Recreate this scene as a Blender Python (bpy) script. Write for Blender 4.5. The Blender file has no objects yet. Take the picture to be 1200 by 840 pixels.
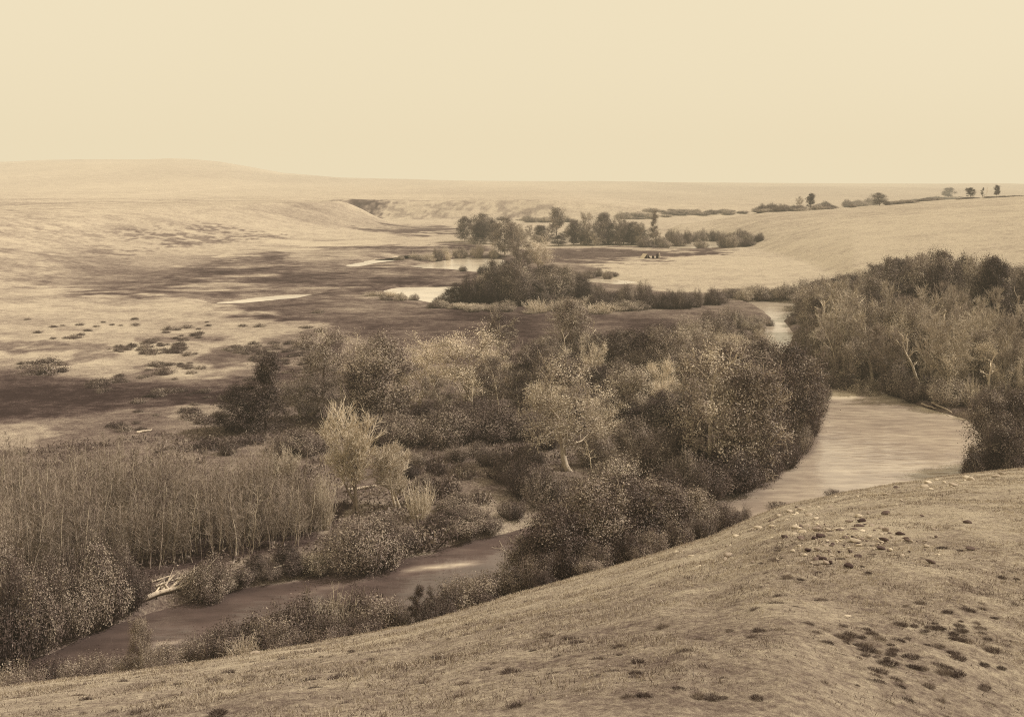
import bpy, math, random
import numpy as np
from mathutils import Vector

random.seed(7)
RNG = np.random.default_rng(7)
S = bpy.context.scene
COL = S.collection

# ------------------------------------------------------------------ view geometry
EYE = 25.0            # eye height over the river, metres
F = 1200.0            # focal length in photo pixels (photo is 1200 wide)
YH = 216.0            # row of the true horizon in the photo


# ------------------------------------------------------------------ noise
_lat = np.random.default_rng(3).random((256, 256))

def vnoise(x, y):
    xi = np.floor(x).astype(int); yi = np.floor(y).astype(int)
    fx = x - xi; fy = y - yi
    fx = fx * fx * (3 - 2 * fx); fy = fy * fy * (3 - 2 * fy)
    a = _lat[xi & 255, yi & 255]; b = _lat[(xi + 1) & 255, yi & 255]
    c = _lat[xi & 255, (yi + 1) & 255]; d = _lat[(xi + 1) & 255, (yi + 1) & 255]
    return (a * (1 - fx) + b * fx) * (1 - fy) + (c * (1 - fx) + d * fx) * fy

def fbm(x, y, o=4):
    s = 0; a = 0.5; t = 0
    for i in range(o):
        s = s + a * vnoise(x * 2 ** i + 17.3 * i, y * 2 ** i + 5.1 * i); t += a; a *= 0.5
    return s / t - 0.5

def sstep(a, b, x):
    t = np.clip((x - a) / (b - a), 0, 1)
    return t * t * (3 - 2 * t)

def smax(a, b, k):
    h = np.clip(0.5 + 0.5 * (a - b) / k, 0, 1)
    return b * (1 - h) + a * h + k * h * (1 - h)

def sdist(px, py, poly):
    """signed distance to a closed polygon, negative inside"""
    P = np.asarray(poly, float); Q = np.roll(P, -1, 0)
    best = np.full(px.shape, 1e18); ins = np.zeros(px.shape, bool)
    for (ax, ay), (bx, by) in zip(P, Q):
        dx, dy = bx - ax, by - ay
        t = np.clip(((px - ax) * dx + (py - ay) * dy) / (dx * dx + dy * dy + 1e-12), 0, 1)
        best = np.minimum(best, (px - ax - t * dx) ** 2 + (py - ay - t * dy) ** 2)
        c = ((ay > py) != (by > py)) & (px < (bx - ax) * (py - ay) / (by - ay + 1e-12) + ax)
        ins ^= c
    d = np.sqrt(best)
    return np.where(ins, -d, d)

def plan(x, y, z=0.0):
    """photo pixel -> point on the level plane z"""
    Y = (EYE - z) * F / (y - YH)
    return ((x - 600.0) / F * Y, Y)

def plan_poly(pts, z=0.0):
    return [plan(x, y, z) for x, y in pts]

# ------------------------------------------------------------------ water outlines (survey of the river and pools)
RIVER = plan_poly([
    (-260, 830), (-60, 795), (60, 764), (100, 745), (180, 716), (260, 695), (330, 681), (400, 669), (480, 651),
    (560, 633), (620, 617), (700, 607), (780, 598), (830, 588), (862, 577), (888, 563), (920, 547), (942, 524), (954, 500),
    (958, 478), (972, 455), (968, 440), (940, 425), (900, 412), (862, 412), (848, 404), (872, 396), (897, 386), (903, 372), (888, 360),
    (872, 354), (900, 352), (948, 355), (938, 364), (918, 376), (930, 390), (926, 403), (955, 420), (990, 438),
    (1006, 449), (1042, 462), (1078, 476), (1122, 489), (1146, 494), (1150, 515), (1215, 540), (1260, 590), (1100, 605), (960, 640), (880, 650),
    (760, 680), (640, 712), (480, 755), (300, 800), (100, 850), (-260, 900)])
POOLS = [plan_poly(p) for p in (
    [(450, 341), (470, 337), (505, 337), (540, 337), (560, 343), (530, 352), (512, 357), (490, 352), (462, 346)],
    [(485, 312), (520, 306), (545, 302), (580, 304), (600, 309), (600, 318), (570, 319), (535, 316), (505, 315)],
    [(262, 355), (300, 349), (335, 346), (366, 345), (350, 348), (320, 351), (285, 355)],
    [(640, 324), (680, 326), (715, 327), (745, 331), (720, 333), (680, 330), (640, 330)],
    [(770, 291), (800, 288), (813, 283), (838, 283), (850, 287), (842, 290), (800, 292)],
    [(405, 311), (440, 305), (480, 300), (484, 302), (450, 307), (415, 313)],
    [(455, 304), (470, 300), (495, 299), (490, 304)],
)]

# ------------------------------------------------------------------ terrain
HX = [-600, -300, 0, 60, 150, 230, 300, 400, 480, 540, 600, 660, 720, 770, 830, 870, 920, 1000, 1060, 1120, 1200, 1500, 1900]
HS = [840, 822, 806, 799, 787, 776, 764, 748, 733, 716, 697, 680, 663, 648, 630, 612, 592, 575, 565, 556, 548, 528, 510]
HDX = [-600, 0, 300, 600, 800, 900, 1000, 1200, 1900]
HD = [31, 33, 36, 42, 46, 50, 54, 60, 66]
RX = [650, 760, 830, 900, 1000, 1080, 1200, 1500, 1900]
RY = [285, 268, 259, 248, 243, 236, 229, 222, 218]
RD = [520, 535, 560, 570, 580, 590, 600, 640, 700]
RN = [500, 500, 450, 365, 250, 218, 205, 190, 180]
FX = [-1200, -400, 0, 100, 200, 260, 330, 400, 470, 560, 700, 830, 1000, 1300, 2400]
FY = [200, 197, 191, 188, 187.5, 192, 203, 208.5, 211, 212, 213, 214, 215, 216, 216]

def height(X, Y, fine=True):
    X = np.asarray(X, float); Y = np.asarray(Y, float)
    Yc = np.maximum(Y, 9.0)
    px = np.clip(600 + F * X / Yc, -600, 1900)
    # valley floor
    z = 0.55 + 0.35 * fbm(X / 22, Y / 22, 3) + 0.25 * sstep(150, 400, Y)
    # left bench
    Xf = np.interp(Y, [0, 200, 227, 282, 355, 430, 588, 640, 690, 760, 900], [-112, -106, -102, -92, -92, -77, -69, -74, -135, -210, -300])
    W = np.interp(Y, [0, 250, 420, 560, 640, 720], [150, 140, 130, 70, 36, 40])
    wob = 14 * fbm(X / 60, Y / 60, 3)
    bench = 13.6 * sstep(0, 1, (Xf - X + wob) / W)
    far = 12.6 * sstep(0, 1, (Y - 700 + 10 * fbm(X / 25, Y / 200, 3)) / 55) * (1 - 0.6 * sstep(20, 140, X))
    zb = np.maximum(bench, far)
    zb = zb + (2.6 * fbm(X / 30, Y / 44, 5)) * sstep(0.5, 5, zb)
    # a low swell in the near left field
    zb = zb + 1.2 * sstep(0, 70, -X - 45) * sstep(120, 190, Y) * (1 - sstep(190, 260, Y))
    z = z + zb
    # far hills
    Yr = 2800.0
    pf = 600 + F * X / np.maximum(Y, 300)
    hz = EYE + (YH - np.interp(pf, FX, FY)) / F * Yr
    g = np.where(Y < Yr, sstep(760, Yr, Y), 1.0)
    z = z * (1 - g) + (hz + 20 * fbm(X / 240, Y / 260, 5) * sstep(900, 1500, Y) * (1 - sstep(2300, Yr, Y))) * g
    z = np.where(Y > Yr, hz - 0.02 * (Y - Yr), z)
    # right terrace
    ts = (np.interp(px, RX, RY) - YH) / F
    Ds = np.interp(px, RX, RD); Yn = np.interp(px, RX, RN)
    k = np.clip((24.3 - ts * Yn) / (Yn - Ds) ** 2, 0.00005, 0.0016)
    k2 = 0.0016
    Ym = np.maximum(Yc, Yn)
    drop = ts * Ym + np.where(Y < Ds, k, k2) * (Ym - Ds) ** 2 + 0.15 * (Ym - Yc) + 30 * sstep(800, 700, px)
    zr = np.where(px > 660, EYE - drop, -5)
    zr = np.where(Y > 900, -50, zr)
    z = smax(z, zr + 0.5 * fbm(X / 30, Y / 40, 3), 1.0)
    # channels
    if np.any(Y < 260):
        sd = sdist(X, Y, RIVER) + (0.5 * fbm(X / 2.5, Y / 2.5, 2) if fine else 0)
        prof = np.where(sd < 0, np.maximum(-1.1, sd * 0.7), np.minimum(0.62 * sstep(-0.05, 0.9, sd) + sd * 0.02, 60))
        z = np.where(sd < 5, np.minimum(z, prof + 0.15 * fbm(X, Y, 2) * sstep(0.3, 2, sd)), z)
    for P in POOLS:
        A = np.asarray(P); lo = A.min(0) - 8; hi = A.max(0) + 8
        m = (X > lo[0]) & (X < hi[0]) & (Y > lo[1]) & (Y < hi[1])
        if np.any(m):
            sd = sdist(X[m], Y[m], P) + 4.5 * fbm(X[m] / 7, Y[m] / 12, 4) - 0.6
            z[m] = np.where(sd < 6, np.minimum(z[m], np.where(sd < 0, np.maximum(-0.8, sd * 0.3), 0.02 + 0.12 * sd)), z[m])
    # the near hill the picture was taken from
    ts = (np.interp(px, HX, HS) - YH) / F
    Ds = np.interp(px, HDX, HD)
    drop = ts * Yc + np.where(Yc < Ds, 0.0015, 0.0085) * (Yc - Ds) ** 2
    zh = EYE - drop
    zh = np.where(Y > 130, -50, zh)
    bump = 0.20 * fbm(X / 7, Y / 7, 3) + (0.15 * fbm(X / 0.9, Y / 0.9, 3) if fine else 0)
    zh = zh + bump * sstep(0, 6, zh) * (1 - 0.6 * sstep(-8, 0, Yc - Ds))
    z = smax(z, zh, 0.25)
    return z

def ground(x, y):
    return float(height(np.array([x]), np.array([y]), False)[0])

def hit(px, py):
    """where the line of sight through a photo pixel meets the ground"""
    Ys = np.concatenate([np.arange(12, 130, 0.25), np.geomspace(130, 3000, 900)])
    Xs = (px - 600) / F * Ys
    zz = height(Xs, Ys, False)
    ray = EYE - (py - YH) / F * Ys
    w = np.where(zz >= ray)[0]
    i = w[0] if len(w) else len(Ys) - 1
    return Xs[i], Ys[i], zz[i]

# ------------------------------------------------------------------ tone map of the ground (1 pale dry grass, 0 dark wet meadow)
def tone(X, Y, z):
    px = 600 + F * X / np.maximum(Y, 5)
    py = YH + 24.4 * F / np.maximum(Y, 5)
    n1 = fbm(X / 26, Y / 20, 5); n2 = fbm(X / 8 + 9, Y / 5, 4); n3 = fbm(X / 110, Y / 90, 4)
    sq = np.clip((py - 225) / 130, 0.12, 1.2)
    n4 = fbm(X / 2.2 + 3, Y / 2.2, 3)
    wx = px + 60 * n1 + 40 * n2 + 22 * n4; wy = py + (20 * n2 + 26 * n1 + 9 * n4) * sq
    t = np.full(X.shape, 0.46) + 0.25 * n2
    # far country: pale
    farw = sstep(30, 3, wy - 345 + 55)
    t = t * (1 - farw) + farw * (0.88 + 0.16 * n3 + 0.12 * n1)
    def blend(poly, val, soft):
        nonlocal t
        P = np.asarray(poly, float); m = (px > P[:, 0].min() - 120) & (px < P[:, 0].max() + 120)
        if not m.any(): return
        w = np.zeros(X.shape)
        w[m] = sstep(soft * 0.5, -soft * 0.5, sdist(wx[m], wy[m] * 1.0, poly))
        t = t * (1 - w) + w * val
    # left pale fields
    blend([(-400, 330), (60, 335), (140, 345), (230, 356), (330, 368), (388, 380), (330, 396), (300, 425), (200, 440), (60, 440), (-400, 430)], 0.80 + 0.5 * n2, 10)
    # dark meadow and marsh
    blend([(60, 343), (130, 333), (210, 316), (290, 298), (390, 288), (520, 279), (560, 288), (620, 310), (700, 352), (800, 362), (870, 380), (840, 430), (560, 430), (395, 398), (386, 378), (325, 366), (210, 354)], 0.28 + 0.75 * n1 + 0.5 * n2, 7)
    mm = sstep(278, 290, py) * sstep(362, 340, py) * (px < 560) * sstep(60, 200, px) * (X > -100)
    t = t + mm * 0.42 * sstep(0.10, 0.20, fbm(X / 34 + 7, Y / 13, 4)) + mm * 0.3 * n4
    blend([(330, 306), (420, 290), (455, 296), (390, 310)], 0.7 + 0.3 * n2, 5)
    blend([(430, 282), (520, 274), (560, 277), (540, 283), (470, 288)], 0.85, 3)
    blend([(420, 271), (470, 266), (540, 266), (545, 272), (470, 275)], 0.3 + 0.3 * n1, 3)
    blend([(600, 292), (690, 291), (790, 293), (880, 286), (830, 297), (757, 304), (700, 309), (600, 309)], 0.26 + 0.3 * n1, 3)
    blend([(700, 316), (760, 306), (840, 299), (900, 288), (1300, 280), (1300, 345), (1000, 352), (900, 342), (800, 345), (720, 330)], 0.93 + 0.25 * n1, 4)
    pt = sstep(0.02, 0.12, fbm(X / 7 + 50, Y / 9, 4)) * sstep(385, 398, wy) * sstep(446, 432, wy) * (px < 400)
    t = t - 0.34 * pt
    # dark band low left
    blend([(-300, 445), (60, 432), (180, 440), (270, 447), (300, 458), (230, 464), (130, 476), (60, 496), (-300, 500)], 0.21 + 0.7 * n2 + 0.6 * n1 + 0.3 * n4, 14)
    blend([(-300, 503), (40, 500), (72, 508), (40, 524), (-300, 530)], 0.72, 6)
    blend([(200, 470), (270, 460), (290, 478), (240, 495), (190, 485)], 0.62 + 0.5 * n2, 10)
    blend([(510, 585), (570, 560), (600, 545), (625, 590), (618, 622), (570, 612)], 0.72 + 0.5 * n2, 12)
    blend([(380, 580), (450, 560), (500, 600), (420, 640)], 0.55, 10)
    blend([(-60, 735), (60, 700), (140, 680), (345, 648), (392, 612), (392, 575), (200, 560), (-60, 570)], 0.10 + 0.2 * n2, 8)  # shade between the thicket stems painted into the ground tone
    # steep bench fronts: dark scarp strip and scrub specks
    hi = sstep(3, 9, z) * (Y > 200) * (X < 60)
    t = t * (1 - hi) + hi * np.minimum(t + 0.2, 0.88 + 0.2 * n3 + 0.14 * n1)
    sc = sstep(-122, -114, X) * sstep(-88, -104, X + 24 * n4 + 14 * n2) * sstep(672, 684, Y) * sstep(756, 744, Y)
    t = t * (1 - sc) + (0.26 + 0.5 * n4) * sc
    sc = (sstep(690, 705, Y) * sstep(765, 745, Y)) * sstep(-0.02, 0.10, n2) * (X > -140) * (X < 30)
    t = t - 0.30 * sc
    sc = sstep(0.0, 0.16, fbm(X / 2.6, Y / 4, 3) + 0.5 * fbm(X / 20, Y / 30, 2)) * sstep(1.2, 2.6, z) * sstep(10, 6, z) * (X < -60) * (Y > 190) * (Y < 460) * (0.25 + 0.75 * sstep(60, 170, px))
    t = t - 0.40 * sc
    lw = sstep(150, 20, px) * sstep(250, 275, py) * sstep(352, 335, py) * (X < -60) * 0.75
    t = t * (1 - lw) + lw * (0.80 + 0.5 * n2 + 0.3 * n4)
    sc = sstep(0.06, 0.16, fbm(X / 90, Y / 55, 4)) * (Y > 380) * (Y < 760) * (X < -60)
    t = t - 0.13 * sc + 0.22 * n4 * (Y > 190) * (Y < 900) + 0.16 * n2 * (Y > 230)
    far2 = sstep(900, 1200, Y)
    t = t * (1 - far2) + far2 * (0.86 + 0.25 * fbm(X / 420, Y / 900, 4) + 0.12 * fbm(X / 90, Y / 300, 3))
    # near hill
    ths = np.interp(np.clip(px, -600, 1900), HDX, HD)
    nh = sstep(-6, 3, z - 1.5) * (Y < ths + 9)
    hill = 0.86 + 0.16 * fbm(X / 5, Y / 5, 4) + 0.16 * fbm(X / 0.9, Y / 0.9, 3) - 0.20 * sstep(30, 14, Y) + 0.05 * sstep(30, 50, Y)
    t = t * (1 - nh) + nh * hill
    return np.clip(t, 0.0, 1.0)

# ------------------------------------------------------------------ materials
def sep(r):
    """brown grey of the old print: redder when dark, creamier when pale"""
    return (r, r * float(np.interp(r, [0.04, 0.2, 0.45], [0.66, 0.767, 0.848])), r * float(np.interp(r, [0.04, 0.2, 0.45], [0.635, 0.648, 0.655])))
def new_mat(name):
    m = bpy.data.materials.new(name); m.use_nodes = True
    nt = m.node_tree; nt.nodes.clear()
    out = nt.nodes.new('ShaderNodeOutputMaterial')
    return m, nt, out

def ramp(nt, stops):
    r = nt.nodes.new('ShaderNodeValToRGB'); e = r.color_ramp.elements
    while len(e) > 1: e.remove(e[-1])
    e[0].position = stops[0][0]; e[0].color = (*stops[0][1], 1)
    for p, c in stops[1:]:
        k = e.new(p); k.color = (*c, 1)
    return r

def math_node(nt, op, a, b=None, clamp=False):
    n = nt.nodes.new('ShaderNodeMath'); n.operation = op; n.use_clamp = clamp
    for i, v in enumerate((a, b)):
        if v is None: continue
        if isinstance(v, (int, float)): n.inputs[i].default_value = v
        else: nt.links.new(v, n.inputs[i])
    return n.outputs[0]

def noise(nt, vec, scale, detail=3, rough=0.55):
    n = nt.nodes.new('ShaderNodeTexNoise'); n.inputs['Scale'].default_value = scale
    n.inputs['Detail'].default_value = detail; n.inputs['Roughness'].default_value = rough
    nt.links.new(vec, n.inputs['Vector'])
    return n.outputs[0]

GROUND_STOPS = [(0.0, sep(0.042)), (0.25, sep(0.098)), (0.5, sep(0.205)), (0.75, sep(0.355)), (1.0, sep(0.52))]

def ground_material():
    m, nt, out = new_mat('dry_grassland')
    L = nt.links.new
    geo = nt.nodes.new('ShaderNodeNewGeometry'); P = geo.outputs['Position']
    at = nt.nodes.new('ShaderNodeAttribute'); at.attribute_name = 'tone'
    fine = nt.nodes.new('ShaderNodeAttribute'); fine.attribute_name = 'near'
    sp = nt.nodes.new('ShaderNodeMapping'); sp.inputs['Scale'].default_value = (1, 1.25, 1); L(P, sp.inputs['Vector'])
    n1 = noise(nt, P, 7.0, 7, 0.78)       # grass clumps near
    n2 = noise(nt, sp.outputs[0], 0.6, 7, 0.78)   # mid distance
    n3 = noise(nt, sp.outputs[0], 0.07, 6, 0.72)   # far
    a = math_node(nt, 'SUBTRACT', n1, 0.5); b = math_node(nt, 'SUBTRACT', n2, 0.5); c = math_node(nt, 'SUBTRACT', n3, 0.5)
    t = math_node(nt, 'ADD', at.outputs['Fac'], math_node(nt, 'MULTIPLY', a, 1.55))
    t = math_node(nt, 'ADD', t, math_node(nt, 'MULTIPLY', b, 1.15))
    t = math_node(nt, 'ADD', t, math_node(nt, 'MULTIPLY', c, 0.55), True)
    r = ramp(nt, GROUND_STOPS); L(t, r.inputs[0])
    bs = nt.nodes.new('ShaderNodeBsdfDiffuse'); bs.inputs['Roughness'].default_value = 0.6
    L(r.outputs[0], bs.inputs['Color'])
    bp = nt.nodes.new('ShaderNodeBump'); bp.inputs['Strength'].default_value = 0.7; bp.inputs['Distance'].default_value = 0.18
    L(math_node(nt, 'ADD', n1, math_node(nt, 'MULTIPLY', n2, 3.0)), bp.inputs['Height']); L(bp.outputs[0], bs.inputs['Normal'])
    L(bs.outputs[0], out.inputs[0])
    return m

def leaf_material(name, dark, mid, light, trans=0.14):
    m, nt, out = new_mat(name); L = nt.links.new
    at = nt.nodes.new('ShaderNodeAttribute'); at.attribute_name = 'v'
    oi = nt.nodes.new('ShaderNodeObjectInfo')
    t = math_node(nt, 'ADD', at.outputs['Fac'], math_node(nt, 'MULTIPLY', math_node(nt, 'SUBTRACT', oi.outputs['Random'], 0.5), 0.70), True)
    r = ramp(nt, [(0.0, dark), (0.55, mid), (1.0, light)]); L(t, r.inputs[0])
    d = nt.nodes.new('ShaderNodeBsdfDiffuse'); L(r.outputs[0], d.inputs['Color'])
    tr = nt.nodes.new('ShaderNodeBsdfTranslucent'); L(r.outputs[0], tr.inputs['Color'])
    mx = nt.nodes.new('ShaderNodeMixShader'); mx.inputs[0].default_value = trans
    L(d.outputs[0], mx.inputs[1]); L(tr.outputs[0], mx.inputs[2])
    gl = nt.nodes.new('ShaderNodeBsdfGlossy'); gl.inputs['Roughness'].default_value = 0.45; gl.inputs['Color'].default_value = (0.9, 0.85, 0.75, 1)
    m2 = nt.nodes.new('ShaderNodeMixShader'); m2.inputs[0].default_value = 0.015
    L(mx.outputs[0], m2.inputs[1]); L(gl.outputs[0], m2.inputs[2])
    L(m2.outputs[0], out.inputs[0])
    return m

def bark_material(name, dark, light, scale=6.0):
    m, nt, out = new_mat(name); L = nt.links.new
    tc = nt.nodes.new('ShaderNodeTexCoord')
    mp = nt.nodes.new('ShaderNodeMapping'); mp.inputs['Scale'].default_value = (1, 1, 0.3); L(tc.outputs['Object'], mp.inputs['Vector'])
    n = noise(nt, mp.outputs[0], scale, 4, 0.6)
    oi = nt.nodes.new('ShaderNodeObjectInfo')
    t = math_node(nt, 'ADD', n, math_node(nt, 'MULTIPLY', math_node(nt, 'SUBTRACT', oi.outputs['Random'], 0.5), 0.5), True)
    r = ramp(nt, [(0.25, dark), (0.75, light)]); L(t, r.inputs[0])
    d = nt.nodes.new('ShaderNodeBsdfDiffuse'); L(r.outputs[0], d.inputs['Color'])
    bp = nt.nodes.new('ShaderNodeBump'); bp.inputs['Strength'].default_value = 0.4; bp.inputs['Distance'].default_value = 0.03
    L(n, bp.inputs['Height']); L(bp.outputs[0], d.inputs['Normal'])
    L(d.outputs[0], out.inputs[0])
    return m

def water_material():
    m, nt, out = new_mat('murky_sheen_water'); L = nt.links.new
    geo = nt.nodes.new('ShaderNodeNewGeometry')
    at = nt.nodes.new('ShaderNodeAttribute'); at.attribute_name = 'painted_sheen'  # sky sheen, tree reflection and foam painted into the water colour
    mp = nt.nodes.new('ShaderNodeMapping'); mp.inputs['Scale'].default_value = (0.42, 1.05, 1); mp.inputs['Rotation'].default_value = (0, 0, math.radians(-8)); L(geo.outputs['Position'], mp.inputs['Vector'])
    n = noise(nt, mp.outputs[0], 1.1, 2, 0.5)
    mp2 = nt.nodes.new('ShaderNodeMapping'); mp2.inputs['Scale'].default_value = (0.10, 0.30, 1); mp2.inputs['Rotation'].default_value = (0, 0, math.radians(-14)); L(geo.outputs['Position'], mp2.inputs['Vector'])
    n2 = noise(nt, mp2.outputs[0], 1.0, 4, 0.55)
    t = math_node(nt, 'ADD', at.outputs['Fac'], math_node(nt, 'MULTIPLY', math_node(nt, 'SUBTRACT', n, 0.5), 0.34))  # ripple light and dark put into the colour too
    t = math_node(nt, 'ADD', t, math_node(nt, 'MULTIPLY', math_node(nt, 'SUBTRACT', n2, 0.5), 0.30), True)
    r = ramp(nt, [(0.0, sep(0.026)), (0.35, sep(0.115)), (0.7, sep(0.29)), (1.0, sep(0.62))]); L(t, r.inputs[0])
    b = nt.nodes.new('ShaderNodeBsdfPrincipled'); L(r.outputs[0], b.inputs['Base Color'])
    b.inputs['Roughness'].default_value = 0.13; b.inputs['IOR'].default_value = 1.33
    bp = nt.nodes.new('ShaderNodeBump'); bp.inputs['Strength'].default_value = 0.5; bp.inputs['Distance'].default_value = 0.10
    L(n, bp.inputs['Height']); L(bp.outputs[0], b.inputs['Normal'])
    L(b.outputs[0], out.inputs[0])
    return m

def plain_material(name, c1, c2, scale=8):
    m, nt, out = new_mat(name); L = nt.links.new
    tc = nt.nodes.new('ShaderNodeTexCoord'); n = noise(nt, tc.outputs['Object'], scale, 4, 0.6)
    oi = nt.nodes.new('ShaderNodeObjectInfo')
    t = math_node(nt, 'ADD', n, math_node(nt, 'MULTIPLY', math_node(nt, 'SUBTRACT', oi.outputs['Random'], 0.5), 0.7), True)
    r = ramp(nt, [(0.2, c1), (0.8, c2)]); L(t, r.inputs[0])
    d = nt.nodes.new('ShaderNodeBsdfDiffuse'); L(r.outputs[0], d.inputs['Color'])
    bp = nt.nodes.new('ShaderNodeBump'); bp.inputs['Strength'].default_value = 0.5; bp.inputs['Distance'].default_value = 0.02
    L(n, bp.inputs['Height']); L(bp.outputs[0], d.inputs['Normal'])
    L(d.outputs[0], out.inputs[0])
    return m

M_GROUND = ground_material()
M_WATER = water_material()
M_LEAF_DARK = leaf_material('dark_foliage', sep(0.026), sep(0.125), sep(0.36))
M_LEAF_MID = leaf_material('mid_foliage', sep(0.06), sep(0.24), sep(0.54))
M_LEAF_PALE = leaf_material('pale_foliage', sep(0.34), sep(0.66), sep(0.85))
M_LEAF_WILLOW = leaf_material('willow_foliage', sep(0.036), sep(0.145), sep(0.36))
M_GRASS = leaf_material('grass_blades', sep(0.06), sep(0.22), sep(0.46))
M_BRUSH = leaf_material('low_brush', sep(0.04), sep(0.14), sep(0.36))
M_BARK_PALE = bark_material('pale_bark', sep(0.24), sep(0.56))
M_BARK_MID = bark_material('grey_bark', sep(0.11), sep(0.40))
M_TWIG = bark_material('thicket_twigs', sep(0.085), sep(0.32))
M_BARK_DARK = bark_material('dark_bark', sep(0.05), sep(0.17))
M_DEADWOOD = bark_material('bleached_wood', sep(0.36), sep(0.68))
M_STONE = plain_material('pale_stone', sep(0.22), sep(0.54))
M_STONE_DARK = plain_material('dark_stone', sep(0.06), sep(0.15))
M_CANVAS = plain_material('tent_canvas', sep(0.62), sep(0.72), 2)
M_DARK = plain_material('dark_cloth_and_shade', sep(0.03), sep(0.06), 3)

# ------------------------------------------------------------------ mesh helpers
class Acc:
    """collects quads with one value per vertex; build() links them as one mesh"""
    def __init__(s): s.v = []; s.f = []; s.a = []; s.n = 0
    def add(s, V, Fq, a=0.5):
        V = np.asarray(V, float); s.v.append(V); s.f.append(np.asarray(Fq, int) + s.n)
        s.a.append(np.broadcast_to(np.asarray(a, float), (len(V),)).copy()); s.n += len(V)
    def tube(s, pts, rad, sides=4, a=0.5):
        pts = np.asarray(pts, float); rad = np.asarray(rad, float); n = len(pts)
        T = np.gradient(pts, axis=0); T /= np.linalg.norm(T, axis=1)[:, None] + 1e-9
        ref = np.array([0.31, 0.95, 0.05]) if abs(T[0][0]) > abs(T[0][1]) else np.array([0.95, 0.31, 0.05])
        A = np.cross(T, ref); A /= np.linalg.norm(A, axis=1)[:, None] + 1e-9
        B = np.cross(T, A)
        th = np.linspace(0, 2 * math.pi, sides, endpoint=False)
        V = pts[:, None, :] + rad[:, None, None] * (np.cos(th)[None, :, None] * A[:, None, :] + np.sin(th)[None, :, None] * B[:, None, :])
        i = np.arange(n - 1)[:, None]; j = np.arange(sides)[None, :]; k = (j + 1) % sides
        Fq = np.stack([i * sides + j, i * sides + k, (i + 1) * sides + k, (i + 1) * sides + j], -1).reshape(-1, 4)
        s.add(V.reshape(-1, 3), Fq, a)
    def cards(s, C, size, rng, aspect=0.55, up=0.0, a=None, face=None, bias=1.0):
        """leaf shaped diamonds at C"""
        C = np.asarray(C, float); n = len(C)
        if n == 0: return
        d = rng.normal(size=(n, 3)); d[:, 2] += up; d /= np.linalg.norm(d, axis=1)[:, None]
        e = np.cross(d, rng.normal(size=(n, 3))); e /= np.linalg.norm(e, axis=1)[:, None] + 1e-9
        if face is not None:
            nrm = face * bias + rng.normal(size=(n, 3)) * 0.42; nrm /= np.linalg.norm(nrm, axis=1)[:, None] + 1e-9
            d = d - nrm * np.sum(d * nrm, 1)[:, None]; d /= np.linalg.norm(d, axis=1)[:, None] + 1e-9
            e = np.cross(nrm, d)
        sz = (np.asarray(size) * rng.uniform(0.6, 1.35, n))[:, None]
        V = np.stack([C - d * sz * 0.5, C + e * sz * aspect * 0.5, C + d * sz * 0.5, C - e * sz * aspect * 0.5], 1)
        val = rng.random(n) if a is None else np.asarray(a)
        s.add(V.reshape(-1, 3), np.arange(4 * n).reshape(-1, 4), np.repeat(val, 4))
    def mesh(s, name, mat, smooth=False):
        me = bpy.data.meshes.new(name)
        V = np.concatenate(s.v); Fq = np.concatenate(s.f); a = np.concatenate(s.a)
        return raw_mesh(me, V, Fq, mat, {'v': a}, smooth)

def raw_mesh(me, V, Fq, mat, attrs=None, smooth=False):
    me.vertices.add(len(V)); me.vertices.foreach_set('co', V.astype(np.float32).ravel())
    k = Fq.shape[1]
    me.loops.add(len(Fq) * k); me.loops.foreach_set('vertex_index', Fq.astype(np.int32).ravel())
    me.polygons.add(len(Fq)); me.polygons.foreach_set('loop_start', np.arange(0, len(Fq) * k, k, dtype=np.int32))
    if smooth: me.polygons.foreach_set('use_smooth', np.ones(len(Fq), bool))
    for n, a in (attrs or {}).items():
        at = me.attributes.new(n, 'FLOAT', 'POINT'); at.data.foreach_set('value', a.astype(np.float32))
    me.update(); me.validate()
    me.materials.append(mat)
    return me

def link(name, me, parent=None):
    o = bpy.data.objects.new(name, me); COL.objects.link(o)
    if parent is not None: o.parent = parent
    return o

def tag(o, label, cat, group=None):
    o['label'] = label; o['category'] = cat
    if group: o['group'] = group
    return o

# ------------------------------------------------------------------ plant prototypes (each a dict of part name -> mesh, nominal height 1 unit = metre)
def unit(v): return v / (np.linalg.norm(v) + 1e-9)

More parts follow.
